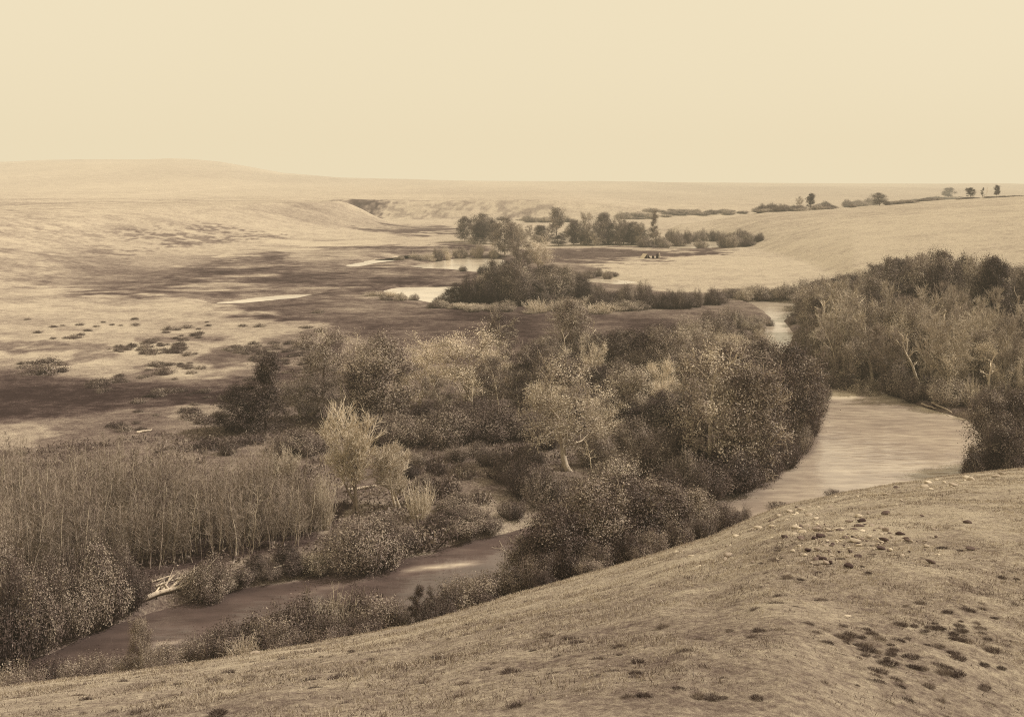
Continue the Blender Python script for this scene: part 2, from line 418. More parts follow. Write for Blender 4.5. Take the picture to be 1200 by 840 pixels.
def grow(rng, H, spread, trunk=0.3, nmain=8, kids=(5, 4), gnarl=0.12, up=0.06, r0=0.16, lean=0.0, ang=(30, 65), multi=1, shape='round'):
    out = []; tips = []
    def branch(p, d, L, r, lev):
        n = max(4, int(L / 0.35)); n = min(n, 10)
        pts = [p.copy()]; dd = d.copy()
        for i in range(n):
            dd = unit(dd + rng.normal(size=3) * gnarl + np.array([0, 0, up]))
            p = p + dd * L / n; pts.append(p.copy())
        pts = np.array(pts)
        rad = np.linspace(r, r * (0.35 if lev else 0.25), n + 1)
        out.append((pts, rad, lev))
        if lev <= 1: tips.append((pts, lev))
        if lev > 0:
            for k in range(kids[min(len(kids) - 1, len(kids) - lev)]):
                t = rng.uniform(0.25, 1.0); i = min(int(t * n), n)
                q = pts[i]; base = unit(pts[min(i + 1, n)] - pts[max(i - 1, 0)])
                side = unit(np.cross(base, rng.normal(size=3)))
                a = math.radians(rng.uniform(25, 60))
                branch(q, unit(base * math.cos(a) + side * math.sin(a)), L * rng.uniform(0.4, 0.68), max(rad[i] * 0.55, 0.008), lev - 1)
    for m in range(multi):
        d = unit(np.array([lean + (rng.normal() * 0.38 if multi > 1 else 0), rng.normal() * (0.38 if multi > 1 else 0.04), 1.0]))
        n = 9; p = np.array([rng.normal() * 0.25, rng.normal() * 0.25, -0.15]) if multi > 1 else np.array([0, 0, -0.2])
        th = H * 0.8 * (rng.uniform(0.75, 1) if multi > 1 else 1); pts = [p.copy()]
        for i in range(n):
            d = unit(d + rng.normal(size=3) * gnarl * 0.6 + np.array([-lean * 0.12, 0, 0.05])); p = p + d * th / n; pts.append(p.copy())
        pts = np.array(pts); rad = np.linspace(r0, r0 * 0.22, n + 1) / (multi ** 0.4)
        out.append((pts, rad, 9))
        for k in range(nmain):
            t = trunk + (1 - trunk) * (k + rng.uniform(0, 1)) / nmain
            i = min(int(t * n), n - 1); q = pts[i] + (pts[i + 1] - pts[i]) * (t * n - i)
            az = k * 2.4 + rng.uniform(-0.5, 0.5); a = math.radians(rng.uniform(*ang)) * (1 - 0.45 * max(0, t - 0.5))
            dirv = np.array([math.cos(az) * math.sin(a), math.sin(az) * math.sin(a), math.cos(a)])
            u = (t - trunk) / (1 - trunk)
            env = {'round': 0.55 + 0.45 * math.sin(math.pi * min(1, u * 0.85 + 0.1)), 'cone': 1.05 - 0.75 * u, 'vase': 0.8 + 0.3 * u, 'slim': 0.6 - 0.25 * u}[shape]
            branch(q, dirv, spread * env * rng.uniform(0.75, 1.1), max(rad[i] * 0.5, 0.02), len(kids))
    return out, tips

def finish(out, tips, H, wid):
    allp = np.concatenate([o[0] for o in out])
    zs = H / np.percentile(allp[:, 2], 99.7)
    rr = np.percentile(np.hypot(allp[:, 0], allp[:, 1]), 95); xs = (wid / 2) / rr
    sc = np.array([xs, xs, zs])
    return [(p * sc, r, l) for p, r, l in out], [(p * sc, l) for p, l in tips]

def tree_proto(name, seed, H, wid, leafmat, barkmat, leaves=5000, lsize=0.22, clump=0.28, bare=0.0, fill=0, low=0.12, **kw):
    rng = np.random.default_rng(seed)
    out, tips = grow(rng, H, wid * 0.5, **kw)
    out, tips = finish(out, tips, H, wid)
    T = Acc()
    for p, r, l in out:
        T.tube(p, np.maximum(r, 0.05 * (1 if l >= 2 else 0.5)), 6 if l == 9 else (4 if l >= 2 else 3))
    parts = {'trunk': T.mesh(name + '_trunk', barkmat, True)}
    if leaves:
        Cr = Acc(); tw = [t for t in tips if rng.random() > bare]
        per = max(1, int(leaves / max(1, len(tw))))
        C = []; A = []; N_ = []
        cen = np.array([0, 0, H * 0.5])
        def outw(w_, q):
            a_ = w_ - q; a_ = a_ / (np.linalg.norm(a_, axis=1)[:, None] + 1e-6)
            b_ = (w_ - cen) / np.array([wid / 2, wid / 2, H / 2]); b_ = b_ / (np.linalg.norm(b_, axis=1)[:, None] + 1e-6)
            v_ = a_ * 0.8 + b_ * 0.6 + np.array([0, 0, 0.35]); return v_ / (np.linalg.norm(v_, axis=1)[:, None] + 1e-6)
        for p, l in tw:
            n = max(1, int(per * rng.uniform(0.4, 1.6)))
            t = rng.uniform(0.25, 1.05, n) * (len(p) - 1); i = np.clip(t.astype(int), 0, len(p) - 2)
            q = p[i] + (p[i + 1] - p[i]) * (t - i)[:, None]
            base = rng.uniform(0.12, 0.85)
            w_ = q + rng.normal(size=(n, 3)) * clump; C.append(w_); N_.append(outw(w_, q)); A.append(np.clip(base + rng.normal(size=n) * 0.10, 0, 1))
        nc = fill // 90
        for c in range(nc):
            u = rng.random(); zc = H * (low + (0.96 - low) * u)
            prof = math.sin(math.pi * (0.22 + 0.72 * u)) ** 0.8 if kw.get('shape') != 'cone' else 1.02 - 0.85 * u
            az = rng.uniform(0, 6.283); rr = wid * 0.5 * prof * math.sqrt(rng.uniform(0.12, 1.0)) * rng.uniform(0.8, 1.08)
            n = int(90 * rng.uniform(0.5, 1.5)); base = rng.uniform(0.0, 0.95)
            c_ = np.array([rr * math.cos(az), rr * math.sin(az), zc]); w_ = c_ + rng.normal(size=(n, 3)) * np.array([0.46, 0.46, 0.32]) * rng.uniform(0.7, 1.35)
            C.append(w_); N_.append(outw(w_, c_[None, :]))
            A.append(np.clip(base + rng.normal(size=n) * 0.10, 0, 1))
        Cr.cards(np.concatenate(C), lsize, rng, 0.6, 0.0, np.concatenate(A), np.concatenate(N_), 0.9)
        parts['crown'] = Cr.mesh(name + '_crown', leafmat)
    return dict(parts=parts, H=H, W=wid)

def bare_proto(name, seed, H, wid, barkmat, twigmat, **kw):
    """bare tree: limbs and a haze of fine twigs"""
    rng = np.random.default_rng(seed)
    out, tips = grow(rng, H, wid * 0.5, **kw)
    out, tips = finish(out, tips, H, wid)
    T = Acc(); C = Acc()
    for p, r, l in out:
        (T if l >= 2 else C).tube(p, np.maximum(r, 0.022), 6 if l == 9 else 3, rng.uniform(0.3, 0.9))
    for p, l in tips:
        for k in range(5):
            i = rng.integers(1, len(p)); d = unit(unit(p[-1] - p[0]) * 1.1 + rng.normal(size=3) * 0.55 + np.array([0, 0, 0.4])) * rng.uniform(0.25, 0.7)
            C.tube(np.array([p[i], p[i] + d * 0.5 + rng.normal(size=3) * 0.02, p[i] + d]), [0.016, 0.013, 0.008], 3, rng.uniform(0.3, 0.95))
    return dict(parts={'trunk': T.mesh(name + '_trunk', barkmat, True), 'crown': C.mesh(name + '_twigs', twigmat)}, H=H, W=wid)

def shrub_proto(name, seed, H, wid, leafmat, stemmat, stems=70, per=48, lsize=0.17, splay=1.0, low=0.12, bright=0.0, dome=True):
    rng = np.random.default_rng(seed)
    St = Acc(); Fo = Acc(); C = []; A = []
    nl = 6; lob = rng.uniform(0.35, 1.0, nl)
    for k in range(stems):
        az = rng.uniform(0, 2 * math.pi); s = math.sqrt(rng.random())
        lb = lob[int(az / (2 * math.pi) * nl) % nl] * rng.uniform(0.8, 1.08)
        hh = H * (math.sqrt(max(0.05, 1 - (s * 0.92) ** 2)) if dome else rng.uniform(0.6, 1)) * (0.45 + 0.55 * lb)
        base = np.array([math.cos(az), math.sin(az), 0]) * s * wid * 0.22 + np.array([0, 0, -0.1])
        top = np.array([math.cos(az) * s * wid * 0.5 * splay, math.sin(az) * s * wid * 0.5 * splay, hh])
        t = np.linspace(0, 1, 7)[:, None]
        mid = (base + top) / 2 + np.array([math.cos(az), math.sin(az), 0.25]) * 0.12 * wid * s
        p = (1 - t) ** 2 * base + 2 * t * (1 - t) * mid + t ** 2 * top + rng.normal(size=(7, 3)) * 0.045 * t
        St.tube(p, np.linspace(0.03, 0.008, 7), 3, rng.uniform(0.2, 0.8))
        n = int(per * rng.uniform(0.6, 1.4)); u = low + (1.03 - low) * rng.random(n) ** 0.8
        ti = np.clip(u, 0, 0.999) * 6; i = ti.astype(int); q = p[i] + (p[i + 1] - p[i]) * (ti - i)[:, None]
        C.append(q + rng.normal(size=(n, 3)) * (0.10 + 0.06 * wid / 3)); b = rng.uniform(0.1, 0.8) + bright
        A.append(np.clip(b + rng.normal(size=n) * 0.10 + 0.15 * (u - 0.5), 0, 1))
    CC = np.concatenate(C); nn = (CC - np.array([0, 0, H * 0.15])) / np.array([wid / 2, wid / 2, H]); nn = nn / (np.linalg.norm(nn, axis=1)[:, None] + 1e-6) + np.array([0, 0, 0.2])
    Fo.cards(CC, lsize, rng, 0.42, 0.7, np.concatenate(A), nn, 0.8)
    return dict(parts={'stems': St.mesh(name + '_stems', stemmat), 'foliage': Fo.mesh(name + '_foliage', leafmat)}, H=H, W=wid)

def twig_shrub_proto(name, seed, H, wid, mat, stems=110):
    """leafless, brushy shrub of many pale upright twigs"""
    rng = np.random.default_rng(seed); St = Acc(); Fo = Acc()
    for k in range(stems):
        az = rng.uniform(0, 2 * math.pi); s = math.sqrt(rng.random())
        base = np.array([math.cos(az), math.sin(az), 0]) * s * wid * 0.2 + np.array([0, 0, -0.1])
        top = np.array([math.cos(az) * s * wid * 0.5, math.sin(az) * s * wid * 0.5, H * rng.uniform(0.55, 1.0) * (1 - 0.35 * s)])
        t = np.linspace(0, 1, 5)[:, None]; p = base + (top - base) * t + rng.normal(size=(5, 3)) * 0.05 * t
        St.tube(p, np.linspace(0.02, 0.008, 5), 3, rng.uniform(0.3, 0.9))
        for j in range(5):
            i = rng.integers(1, 5); d = unit(rng.normal(size=3) + np.array([0, 0, 1.3])) * rng.uniform(0.2, 0.55) * H / 3
            Fo.tube(np.array([p[i], p[i] + d * 0.55, p[i] + d]), [0.011, 0.009, 0.006], 3, rng.uniform(0.3, 1.0))
    return dict(parts={'stems': St.mesh(name + '_stems', mat), 'foliage': Fo.mesh(name + '_twigs', mat)}, H=H, W=wid)

def sapling_proto(name, seed, H, bark, twig):
    rng = np.random.default_rng(seed); T = Acc(); C = Acc()
    n = 10; t = np.linspace(0, 1, n)[:, None]
    p = np.concatenate([np.cumsum(rng.normal(size=(n, 2)) * 0.05, 0) + rng.normal(size=(1, 2)) * 0.5 * t, H * t], 1); p[0] = (0, 0, -0.2)
    T.tube(p, np.linspace(0.034, 0.010, n), 4, 0.5)
    for k in range(40):
        u = rng.uniform(0.18, 0.98); i = min(int(u * (n - 1)), n - 2); q = p[i] + (p[i + 1] - p[i]) * (u * (n - 1) - i)
        az = rng.uniform(0, 6.28); L = rng.uniform(0.3, 0.95) * (1.2 - 0.6 * u); a = math.radians(rng.uniform(25, 65))
        d = np.array([math.cos(az) * math.sin(a), math.sin(az) * math.sin(a), math.cos(a)]) * L
        C.tube(np.array([q, q + d * 0.5, q + d + np.array([0, 0, 0.10 * L])]), [0.011, 0.009, 0.005], 3, rng.uniform(0.3, 1))
        for j in range(3):
            e = unit(rng.normal(size=3) + np.array([0, 0, 1.2])) * 0.3 * L; s = q + d * rng.uniform(0.3, 0.9)
            C.tube(np.array([s, s + e]), [0.007, 0.004], 3, rng.uniform(0.3, 1))
    return dict(parts={'trunk': T.mesh(name + '_trunk', bark, True), 'crown': C.mesh(name + '_twigs', twig)}, H=H, W=1.6)

PROTO = {}
def reg(kind, *p): PROTO[kind] = list(p)

reg('dark_tree', *[tree_proto('dark_tree', 10 + i, 9, 6, M_LEAF_DARK, M_BARK_PALE if i % 2 else M_BARK_MID, 8000, 0.15, 0.30, fill=12000, trunk=0.1, nmain=13, r0=0.17, shape='round', ang=(45, 88), up=0.04) for i in range(4)])
reg('cone_tree', *[tree_proto('cone_tree', 20 + i, 9, 5, M_LEAF_DARK, M_BARK_MID, 9000, 0.145, 0.28, fill=8000, low=0.05, trunk=0.08, nmain=15, r0=0.15, shape='cone', ang=(40, 75), up=0.04) for i in range(2)])
reg('mid_tree', *[tree_proto('mid_tree', 30 + i, 9, 6.5, M_LEAF_MID, M_BARK_PALE, 8500, 0.14, 0.30, bare=0.25, fill=4500, trunk=0.14, nmain=12, ang=(40, 85), up=0.04, r0=0.22, gnarl=0.16) for i in range(3)])
reg('pale_tree', *[tree_proto('pale_tree', 40 + i, 8, 7.5, M_LEAF_PALE, M_DEADWOOD, 9000, 0.12, 0.32, bare=0.25, fill=2200, trunk=0.14, nmain=12, r0=0.24, gnarl=0.2, shape='vase', ang=(35, 75)) for i in range(3)])
reg('open_tree', *[tree_proto('open_tree', 50 + i, 10, 8, M_LEAF_MID, M_BARK_PALE, 10000, 0.14, 0.36, bare=0.2, fill=2600, low=0.42, trunk=0.3, nmain=12, r0=0.3, gnarl=0.2, lean=-0.42, shape='vase', ang=(35, 80), up=0.03) for i in range(2)])
reg('round_tree', *[tree_proto('round_tree', 60 + i, 11, 6, M_LEAF_DARK, M_BARK_DARK, 5200, 0.28, 0.5, fill=4500, low=0.25, trunk=0.3, nmain=9, r0=0.2) for i in range(2)])
reg('slim_tree', *[tree_proto('slim_tree', 65 + i, 9, 3, M_LEAF_DARK, M_BARK_PALE if i % 2 else M_BARK_MID, 8000, 0.13, 0.24, trunk=0.2, nmain=13, r0=0.12, shape='slim', ang=(20, 45)) for i in range(2)])
reg('bare_tree', bare_proto('bare_tree', 71, 7, 5, M_BARK_PALE, M_DEADWOOD, multi=3, nmain=9, kids=(5, 4), trunk=0.3, r0=0.24, gnarl=0.06, shape='vase', ang=(22, 52), up=0.10),
    bare_proto('bare_tree', 72, 7, 4.5, M_BARK_PALE, M_DEADWOOD, multi=3, nmain=9, kids=(5, 4), trunk=0.22, r0=0.18, gnarl=0.07, shape='round', ang=(28, 65), up=0.08))
reg('grey_bare_tree', *[bare_proto('grey_bare_tree', 75 + i, 8, 4.5, M_BARK_PALE, M_BARK_PALE, multi=1 + i % 2, nmain=11, kids=(4, 4), trunk=0.22, r0=0.14, gnarl=0.17, ang=(30, 70), up=0.06) for i in range(3)])
reg('snag', *[tree_proto('snag', 80 + i, 8, 3.5, M_LEAF_PALE, M_DEADWOOD, 0, trunk=0.4, nmain=7, kids=(2, 2), r0=0.17, gnarl=0.24, ang=(35, 80)) for i in range(3)])
reg('willow', *[shrub_proto('willow', 90 + i, 3.5, 4.5, M_LEAF_WILLOW, M_BARK_DARK, 130, 85, 0.125) for i in range(5)])
reg('mid_shrub', *[shrub_proto('mid_shrub', 100 + i, 3.0, 3.6, M_LEAF_MID, M_BARK_MID, 100, 80, 0.12) for i in range(4)])
reg('dark_shrub', *[shrub_proto('dark_shrub', 110 + i, 2.6, 3.2, M_LEAF_DARK, M_BARK_DARK, 100, 80, 0.12) for i in range(3)])
reg('bank_shrub', *[shrub_proto('bank_shrub', 120 + i, 3.0, 2.8, (M_LEAF_DARK, M_LEAF_WILLOW, M_LEAF_DARK, M_LEAF_WILLOW)[i], M_BARK_MID, 80, 90, 0.11, dome=False, low=0.12, bright=0.05) for i in range(4)])
reg('pale_shrub', *[twig_shrub_proto('pale_shrub', 130 + i, 2.4, 2.4, M_DEADWOOD if i else M_BARK_PALE) for i in range(3)])
reg('sage', *[shrub_proto('sage', 140 + i, 0.9, 2.2, M_BRUSH, M_BARK_DARK, 40, 26, 0.14) for i in range(3)])
reg('sapling', *[sapling_proto('sapling', 150 + i, 6, M_BARK_PALE, M_BARK_MID if i % 3 == 0 else M_TWIG) for i in range(7)])

NAMES = dict(dark_tree='cottonwood_tree', cone_tree='poplar_tree', mid_tree='cottonwood_tree', pale_tree='pale_cottonwood_tree', open_tree='leaning_tree', round_tree='round_crowned_tree', slim_tree='slender_tree',
             bare_tree='bare_tree', grey_bare_tree='bare_tree', snag='dead_tree', willow='willow_shrub', mid_shrub='shrub', dark_shrub='dark_shrub', bank_shrub='bank_shrub', pale_shrub='twiggy_shrub', sage='sagebrush', sapling='sapling')
CATS = dict(dark_tree='tree', cone_tree='tree', mid_tree='tree', pale_tree='tree', open_tree='tree', round_tree='tree', slim_tree='tree', bare_tree='tree', grey_bare_tree='tree', snag='dead tree',
            willow='shrub', mid_shrub='shrub', dark_shrub='shrub', bank_shrub='shrub', pale_shrub='shrub', sage='shrub', sapling='sapling')
PLANTED = []

def plant(kind, X, Y, h, w, label, group=None, z=None, var=None, rot=None):
    pr = PROTO[kind][RNG.integers(len(PROTO[kind])) if var is None else var]
    r = bpy.data.objects.new(NAMES[kind], None); COL.objects.link(r)
    r.empty_display_size = 0.3
    if z is None: z = ground(X, Y)
    r.location = (X, Y, z - 0.05); r.rotation_euler = (0, 0, RNG.uniform(0, 6.28) if rot is None else rot)
    r.scale = (w / pr['W'], w / pr['W'], h / pr['H'])
    tag(r, label, CATS[kind], group)
    for n, me in pr['parts'].items(): link(n, me, r)
    PLANTED.append((X, Y, w))
    return r

def at(kind, x, yb, yt, wpx, label, group=None, Y=None, **k):
    """stand a plant on the ground under photo pixel (x, yb), or at distance Y, tall enough to reach row yt"""
    if Y is None: X, Y, z = hit(x, yb)
    else: X = (x - 600) / F * Y; z = ground(X, Y)
    if Y > 170 and group:
        for q in range(4):
            dx, dh, dy = RNG.normal() * 0.7 * wpx, RNG.uniform(0.3, 1.02), RNG.uniform(-0.012, 0.02) * Y
            x2 = X + dx * Y / F; y2 = Y + dy; z2 = ground(x2, y2)
            if z2 < 0.1: continue
            plant(kind, x2, y2, max(0.4, (EYE - (yt - YH) * Y / F - z) * dh), wpx * RNG.uniform(0.4, 1.0) * Y / F, label, group, z2)
        wpx *= 0.85; yt += RNG.uniform(-1.5, 2.5) * (yb - yt) / 12
    h = max(0.4, EYE - (yt - YH) * Y / F - z)
    return plant(kind, X, Y, h, wpx * Y / F, label, group, z, **k)

# ------------------------------------------------------------------ terrain mesh
def build_ground():
    Ys = np.concatenate([np.arange(-12, 8, 1.0), np.arange(8, 125, 0.26), 125 * np.exp(np.arange(0, math.log(9000 / 125), 0.0068))])
    us = np.linspace(-0.72, 0.72, 640)
    Yg, ug = np.meshgrid(Ys, us, indexing='ij')
    Xg = ug * (Yg + 42)
    X = Xg.ravel(); Y = Yg.ravel()
    z = np.concatenate([height(a, b) for a, b in zip(np.array_split(X, 8), np.array_split(Y, 8))])
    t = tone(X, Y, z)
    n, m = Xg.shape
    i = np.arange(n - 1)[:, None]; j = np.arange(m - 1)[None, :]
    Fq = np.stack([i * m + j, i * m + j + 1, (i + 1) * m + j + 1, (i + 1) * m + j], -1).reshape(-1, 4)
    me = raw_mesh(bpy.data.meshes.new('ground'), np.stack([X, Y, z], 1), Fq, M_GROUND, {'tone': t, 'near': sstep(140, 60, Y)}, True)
    o = link('ground', me); o['kind'] = 'structure'

def water_sheet(name, poly, cell, painted_sheen):
    A = np.asarray(poly); lo = A.min(0) - 2 * cell; hi = A.max(0) + 2 * cell
    xs = np.arange(lo[0], hi[0], cell); ys = np.arange(lo[1], hi[1], cell)
    Yg, Xg = np.meshgrid(ys, xs, indexing='ij')
    sd = sdist(Xg.ravel(), Yg.ravel(), poly).reshape(Xg.shape)
    keep = np.minimum.reduce([sd[:-1, :-1], sd[1:, :-1], sd[:-1, 1:], sd[1:, 1:]]) < (1.2 if cell < 1 else 6)
    n, m = Xg.shape
    i, j = np.where(keep)
    Fq = np.stack([i * m + j, i * m + j + 1, (i + 1) * m + j + 1, (i + 1) * m + j], -1)
    used, inv = np.unique(Fq, return_inverse=True)
    V = np.stack([Xg.ravel()[used], Yg.ravel()[used], np.zeros(len(used))], 1)
    me = raw_mesh(bpy.data.meshes.new(name), V, inv.reshape(-1, 4), M_WATER, {'painted_sheen': painted_sheen(V[:, 0], V[:, 1])}, True)
    o = link(name, me); o['kind'] = 'structure'

def river_sheen_foam(X, Y):  # painted sky sheen and tree reflection over murky water, plus foam streaks
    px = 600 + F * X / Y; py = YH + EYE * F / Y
    s = 0.23 + 0.52 * sstep(620, 940, px) + 0.10 * sstep(430, 350, py)  # paler pool and upper reach: sky sheen put into the colour
    s = s - 0.40 * sstep(15, 0, sdist(px, py, [(830, 560), (888, 563), (942, 524), (958, 478), (900, 480)]) + 8 * fbm(X / 3, Y / 3, 3))  # dark reflection of the bank trees painted along the pool edge
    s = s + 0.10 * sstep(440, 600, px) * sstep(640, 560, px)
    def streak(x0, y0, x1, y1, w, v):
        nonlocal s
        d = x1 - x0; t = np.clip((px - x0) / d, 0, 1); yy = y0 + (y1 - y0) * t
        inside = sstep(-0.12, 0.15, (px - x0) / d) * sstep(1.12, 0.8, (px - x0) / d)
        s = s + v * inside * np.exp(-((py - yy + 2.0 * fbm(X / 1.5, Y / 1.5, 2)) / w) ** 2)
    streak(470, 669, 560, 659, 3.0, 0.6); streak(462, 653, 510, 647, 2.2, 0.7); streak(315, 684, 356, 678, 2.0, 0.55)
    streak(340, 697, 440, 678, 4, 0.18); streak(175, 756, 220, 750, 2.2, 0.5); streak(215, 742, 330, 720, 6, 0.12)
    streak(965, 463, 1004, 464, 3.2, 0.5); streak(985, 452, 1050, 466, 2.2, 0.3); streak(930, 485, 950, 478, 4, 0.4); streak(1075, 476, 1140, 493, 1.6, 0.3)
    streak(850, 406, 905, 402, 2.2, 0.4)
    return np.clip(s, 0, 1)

build_ground()
water_sheet('river', RIVER, 0.5, river_sheen_foam)
for P in POOLS: water_sheet('pond', P, 2.0, lambda X, Y: np.clip(0.93 + 0.35 * fbm(X / 9, Y / 5, 3), 0, 1))  # reflected sky painted as a pale pond colour

# ------------------------------------------------------------------ the sapling thicket on the far bank
def scatter(poly, n, mind, seed, tries=40000):
    rng = np.random.default_rng(seed); A = np.asarray(poly); lo, hi = A.min(0), A.max(0); pts = []
    cand = rng.uniform(lo, hi, (tries, 2)); ins = sdist(cand[:, 0], cand[:, 1], poly) < 0
    for c in cand[ins]:
        if all((c[0] - q[0]) ** 2 + (c[1] - q[1]) ** 2 > mind * mind for q in pts): pts.append(tuple(c))
        if len(pts) >= n: break
    return pts

stand = plan_poly([(-30, 720), (60, 690), (140, 672), (230, 660), (300, 650), (345, 642), (388, 618), (380, 603), (330, 602), (200, 598), (60, 594), (-40, 590)], 0.5)
for i, (x, y) in enumerate(scatter(stand, 285, 0.8, 5)):
    px = 600 + F * x / y
    yt = np.interp(px, [0, 80, 200, 300, 400], [560, 545, 545, 548, 560]) + RNG.normal() * 12
    front = (69 - y) * 0
    h = float(np.clip(RNG.normal(4.6, 1.0) * (1 + 1.0 * fbm(np.array([x / 3.0]), np.array([y / 3.0]), 2)[0]), 2.6, 6.3))
    h *= float(np.interp(px, [325, 345, 392], [1, 0.85, 0.5]))
    plant('sapling', x, y, h, RNG.uniform(1.3, 2.6), 'thin leafless sapling in the dense pale thicket on the riverbank', 'saplings of the riverbank thicket')
for x, yb, yt in ((185, 668, 560), (350, 640, 555), (96, 680, 550), (275, 652, 548)):
    at('sapling', x, yb, yt, 34, {185: 'tall pale sapling standing in front of the thicket above the driftwood', 350: 'bright forked sapling where the thicket meets the big willow shrub',
       96: 'pale tall sapling rising from the dark shrubs beside the thicket', 275: 'pale sapling in the front row behind the round bank shrub'}[x])

def thicket_mass():
    rng = np.random.default_rng(61); A = Acc()
    def quads(P0, P1, w0, w1, a):
        d = P1 - P0; e = np.cross(d, rng.normal(size=d.shape)); e /= np.linalg.norm(e, axis=1)[:, None] + 1e-9
        V = np.stack([P0 - e * w0, P0 + e * w0, P1 + e * w1, P1 - e * w1], 1)
        A.add(V.reshape(-1, 3), np.arange(len(V) * 4).reshape(-1, 4), np.repeat(a, 4))
    P = np.asarray(stand); c = rng.uniform(P.min(0), P.max(0), (6000, 2)); c = c[sdist(c[:, 0], c[:, 1], stand) < 0][:1500]
    z = height(c[:, 0], c[:, 1]); n = len(c); h = np.clip(rng.normal(4.0, 0.9, n) * (1 + 1.1 * fbm(c[:, 0] / 3.0, c[:, 1] / 3.0, 2)), 2.2, 5.8) * np.interp(600 + F * c[:, 0] / c[:, 1], [320, 345, 392], [1, 0.8, 0.4])
    B = np.stack([c[:, 0], c[:, 1], z - 0.1], 1); T = B + np.stack([rng.normal(size=n) * 0.45, rng.normal(size=n) * 0.45, h], 1)
    a = rng.uniform(0.2, 0.9, n)
    quads(B, T, 0.018, 0.008, a)
    for k in range(54):
        u = rng.uniform(0.22, 1.0, n)[:, None]; q = B + (T - B) * u
        az = rng.uniform(0, 6.283, n); an = np.radians(rng.uniform(18, 68, n)); L = (rng.uniform(0.25, 0.85, n) * (1.25 - 0.6 * u[:, 0]))[:, None]
        d = np.stack([np.cos(az) * np.sin(an), np.sin(az) * np.sin(an), np.cos(an)], 1) * L
        quads(q, q + d, 0.008, 0.004, a)
    o = link('sapling_thicket', A.mesh('sapling_thicket', M_TWIG)); o['kind'] = 'stuff'
    tag(o, 'grey haze of countless leafless stems filling the riverbank thicket', 'thicket')
thicket_mass()

# ------------------------------------------------------------------ named trees
at('cone_tree', 312, 503, 415, 56, 'tall pointed dark tree at the near end of the central grove')
at('dark_tree', 281, 506, 450, 62, 'short dense dark tree, outermost of the central grove, beside the pointed one')
at('mid_tree', 352, 492, 445, 50, 'small greyish tree between the pointed dark tree and the rounded willow mound')
at('mid_tree', 378, 468, 384, 82, 'broad mid grey cottonwood behind the rounded willow mound')
at('pale_tree', 412, 470, 392, 62, 'cottonwood with white forked limbs left of the darkest tree', var=0)
at('dark_tree', 445, 500, 390, 86, 'darkest leafy tree in the middle of the central grove')
at('dark_tree', 425, 495, 430, 60, 'low dark tree tucked beneath the darkest tree of the grove')
at('pale_tree', 492, 478, 392, 80, 'pale spreading cottonwood with white branches right of the darkest tree', var=1)
at('pale_tree', 545, 476, 384, 92, 'widest pale cottonwood with a white branch canopy', var=2)
at('pale_tree', 590, 466, 400, 58, 'pale cottonwood at the right end of the white canopied row', var=0)
at('mid_tree', 582, 432, 362, 46, 'tall pale topped tree standing behind the white canopied row')
at('dark_tree', 672, 432, 350, 52, 'tall upright leafy tree rising against the dark meadow')
at('snag', 697, 425, 374, 26, 'white barked dead tree with bare forked top beside the upright leafy tree')
at('dark_tree', 722, 448, 385, 48, 'dark tree behind the gap in the central grove')
at('snag', 648, 462, 425, 18, 'short white dead trunk in the leafy middle of the grove')
at('open_tree', 668, 552, 418, 118, 'large leaning cottonwood with a thick pale trunk and open crown', var=0, rot=0.0)
at('dark_tree', 765, 462, 388, 66, 'dark tree in the right half of the grove with ragged dark boughs')
at('mid_tree', 800, 470, 384, 70, 'grey leafed tree behind the dense riverside trees')
at('mid_tree', 832, 560, 408, 110, 'tall speckled cottonwood with white inner branches near the pool', var=1)
at('mid_tree', 735, 500, 425, 70, 'grey open tree in the hollow right of the leaning cottonwood')
at('mid_tree', 615, 480, 405, 60, 'grey leafy tree beyond the leaning cottonwood')
at('dark_tree', 640, 430, 392, 50, 'small dark tree at the far side of the grove below the meadow')
at('dark_tree', 885, 560, 428, 92, 'dense rounded tree overhanging the pool, nearest the water')
at('dark_tree', 928, 515, 402, 80, 'dense dark tree at the corner of the pool by the rapid')
at('dark_tree', 900, 480, 398, 80, 'leafy tree behind the two dense trees by the pool')
at('dark_tree', 862, 520, 405, 80, 'leafy tree filling the gap behind the dense poolside trees')
at('willow', 855, 572, 520, 84, 'low dark willow leaning over the water at the near end of the pool')
at('willow', 825, 582, 530, 70, 'dark willow shrub on the point between pool and lower reach')
for i, (x, yb, yt, w) in enumerate(((868, 572, 535, 46), (895, 560, 520, 50), (918, 546, 500, 46), (936, 530, 482, 40), (948, 510, 462, 34), (957, 488, 448, 30), (962, 470, 440, 26))):
    at('willow', x, yb, yt, w, 'willow shrub hanging over the pool edge below the dense trees', 'willows along the pool edge')
at('bare_tree', 420, 602, 474, 72, 'bleached bare tree with several stems and fine white twigs beside the thicket', var=0)
at('bare_tree', 466, 594, 520, 64, 'smaller bleached bare tree leaning away from the big bare one', var=1)
at('pale_shrub', 490, 608, 555, 44, 'pale twiggy bush right of the bleached bare trees')
at('pale_shrub', 380, 620, 545, 30, 'upright pale twiggy bush between the thicket and the bleached tree')
at('pale_shrub', 334, 556, 520, 44, 'straw coloured bush on open ground behind the thicket')
at('willow', 354, 530, 496, 78, 'smooth rounded willow mound alone on open ground')
at('dark_shrub', 268, 532, 512, 24, 'small round dark shrub left of the willow mound')
at('willow', 425, 668, 590, 104, 'big dark willow shrub on the far bank at the end of the thicket')
at('willow', 243, 702, 640, 62, 'round dark shrub at the water beside the driftwood')
at('snag', 694, 568, 512, 26, 'dead pale sucker tree at the foot of the leaning cottonwood')

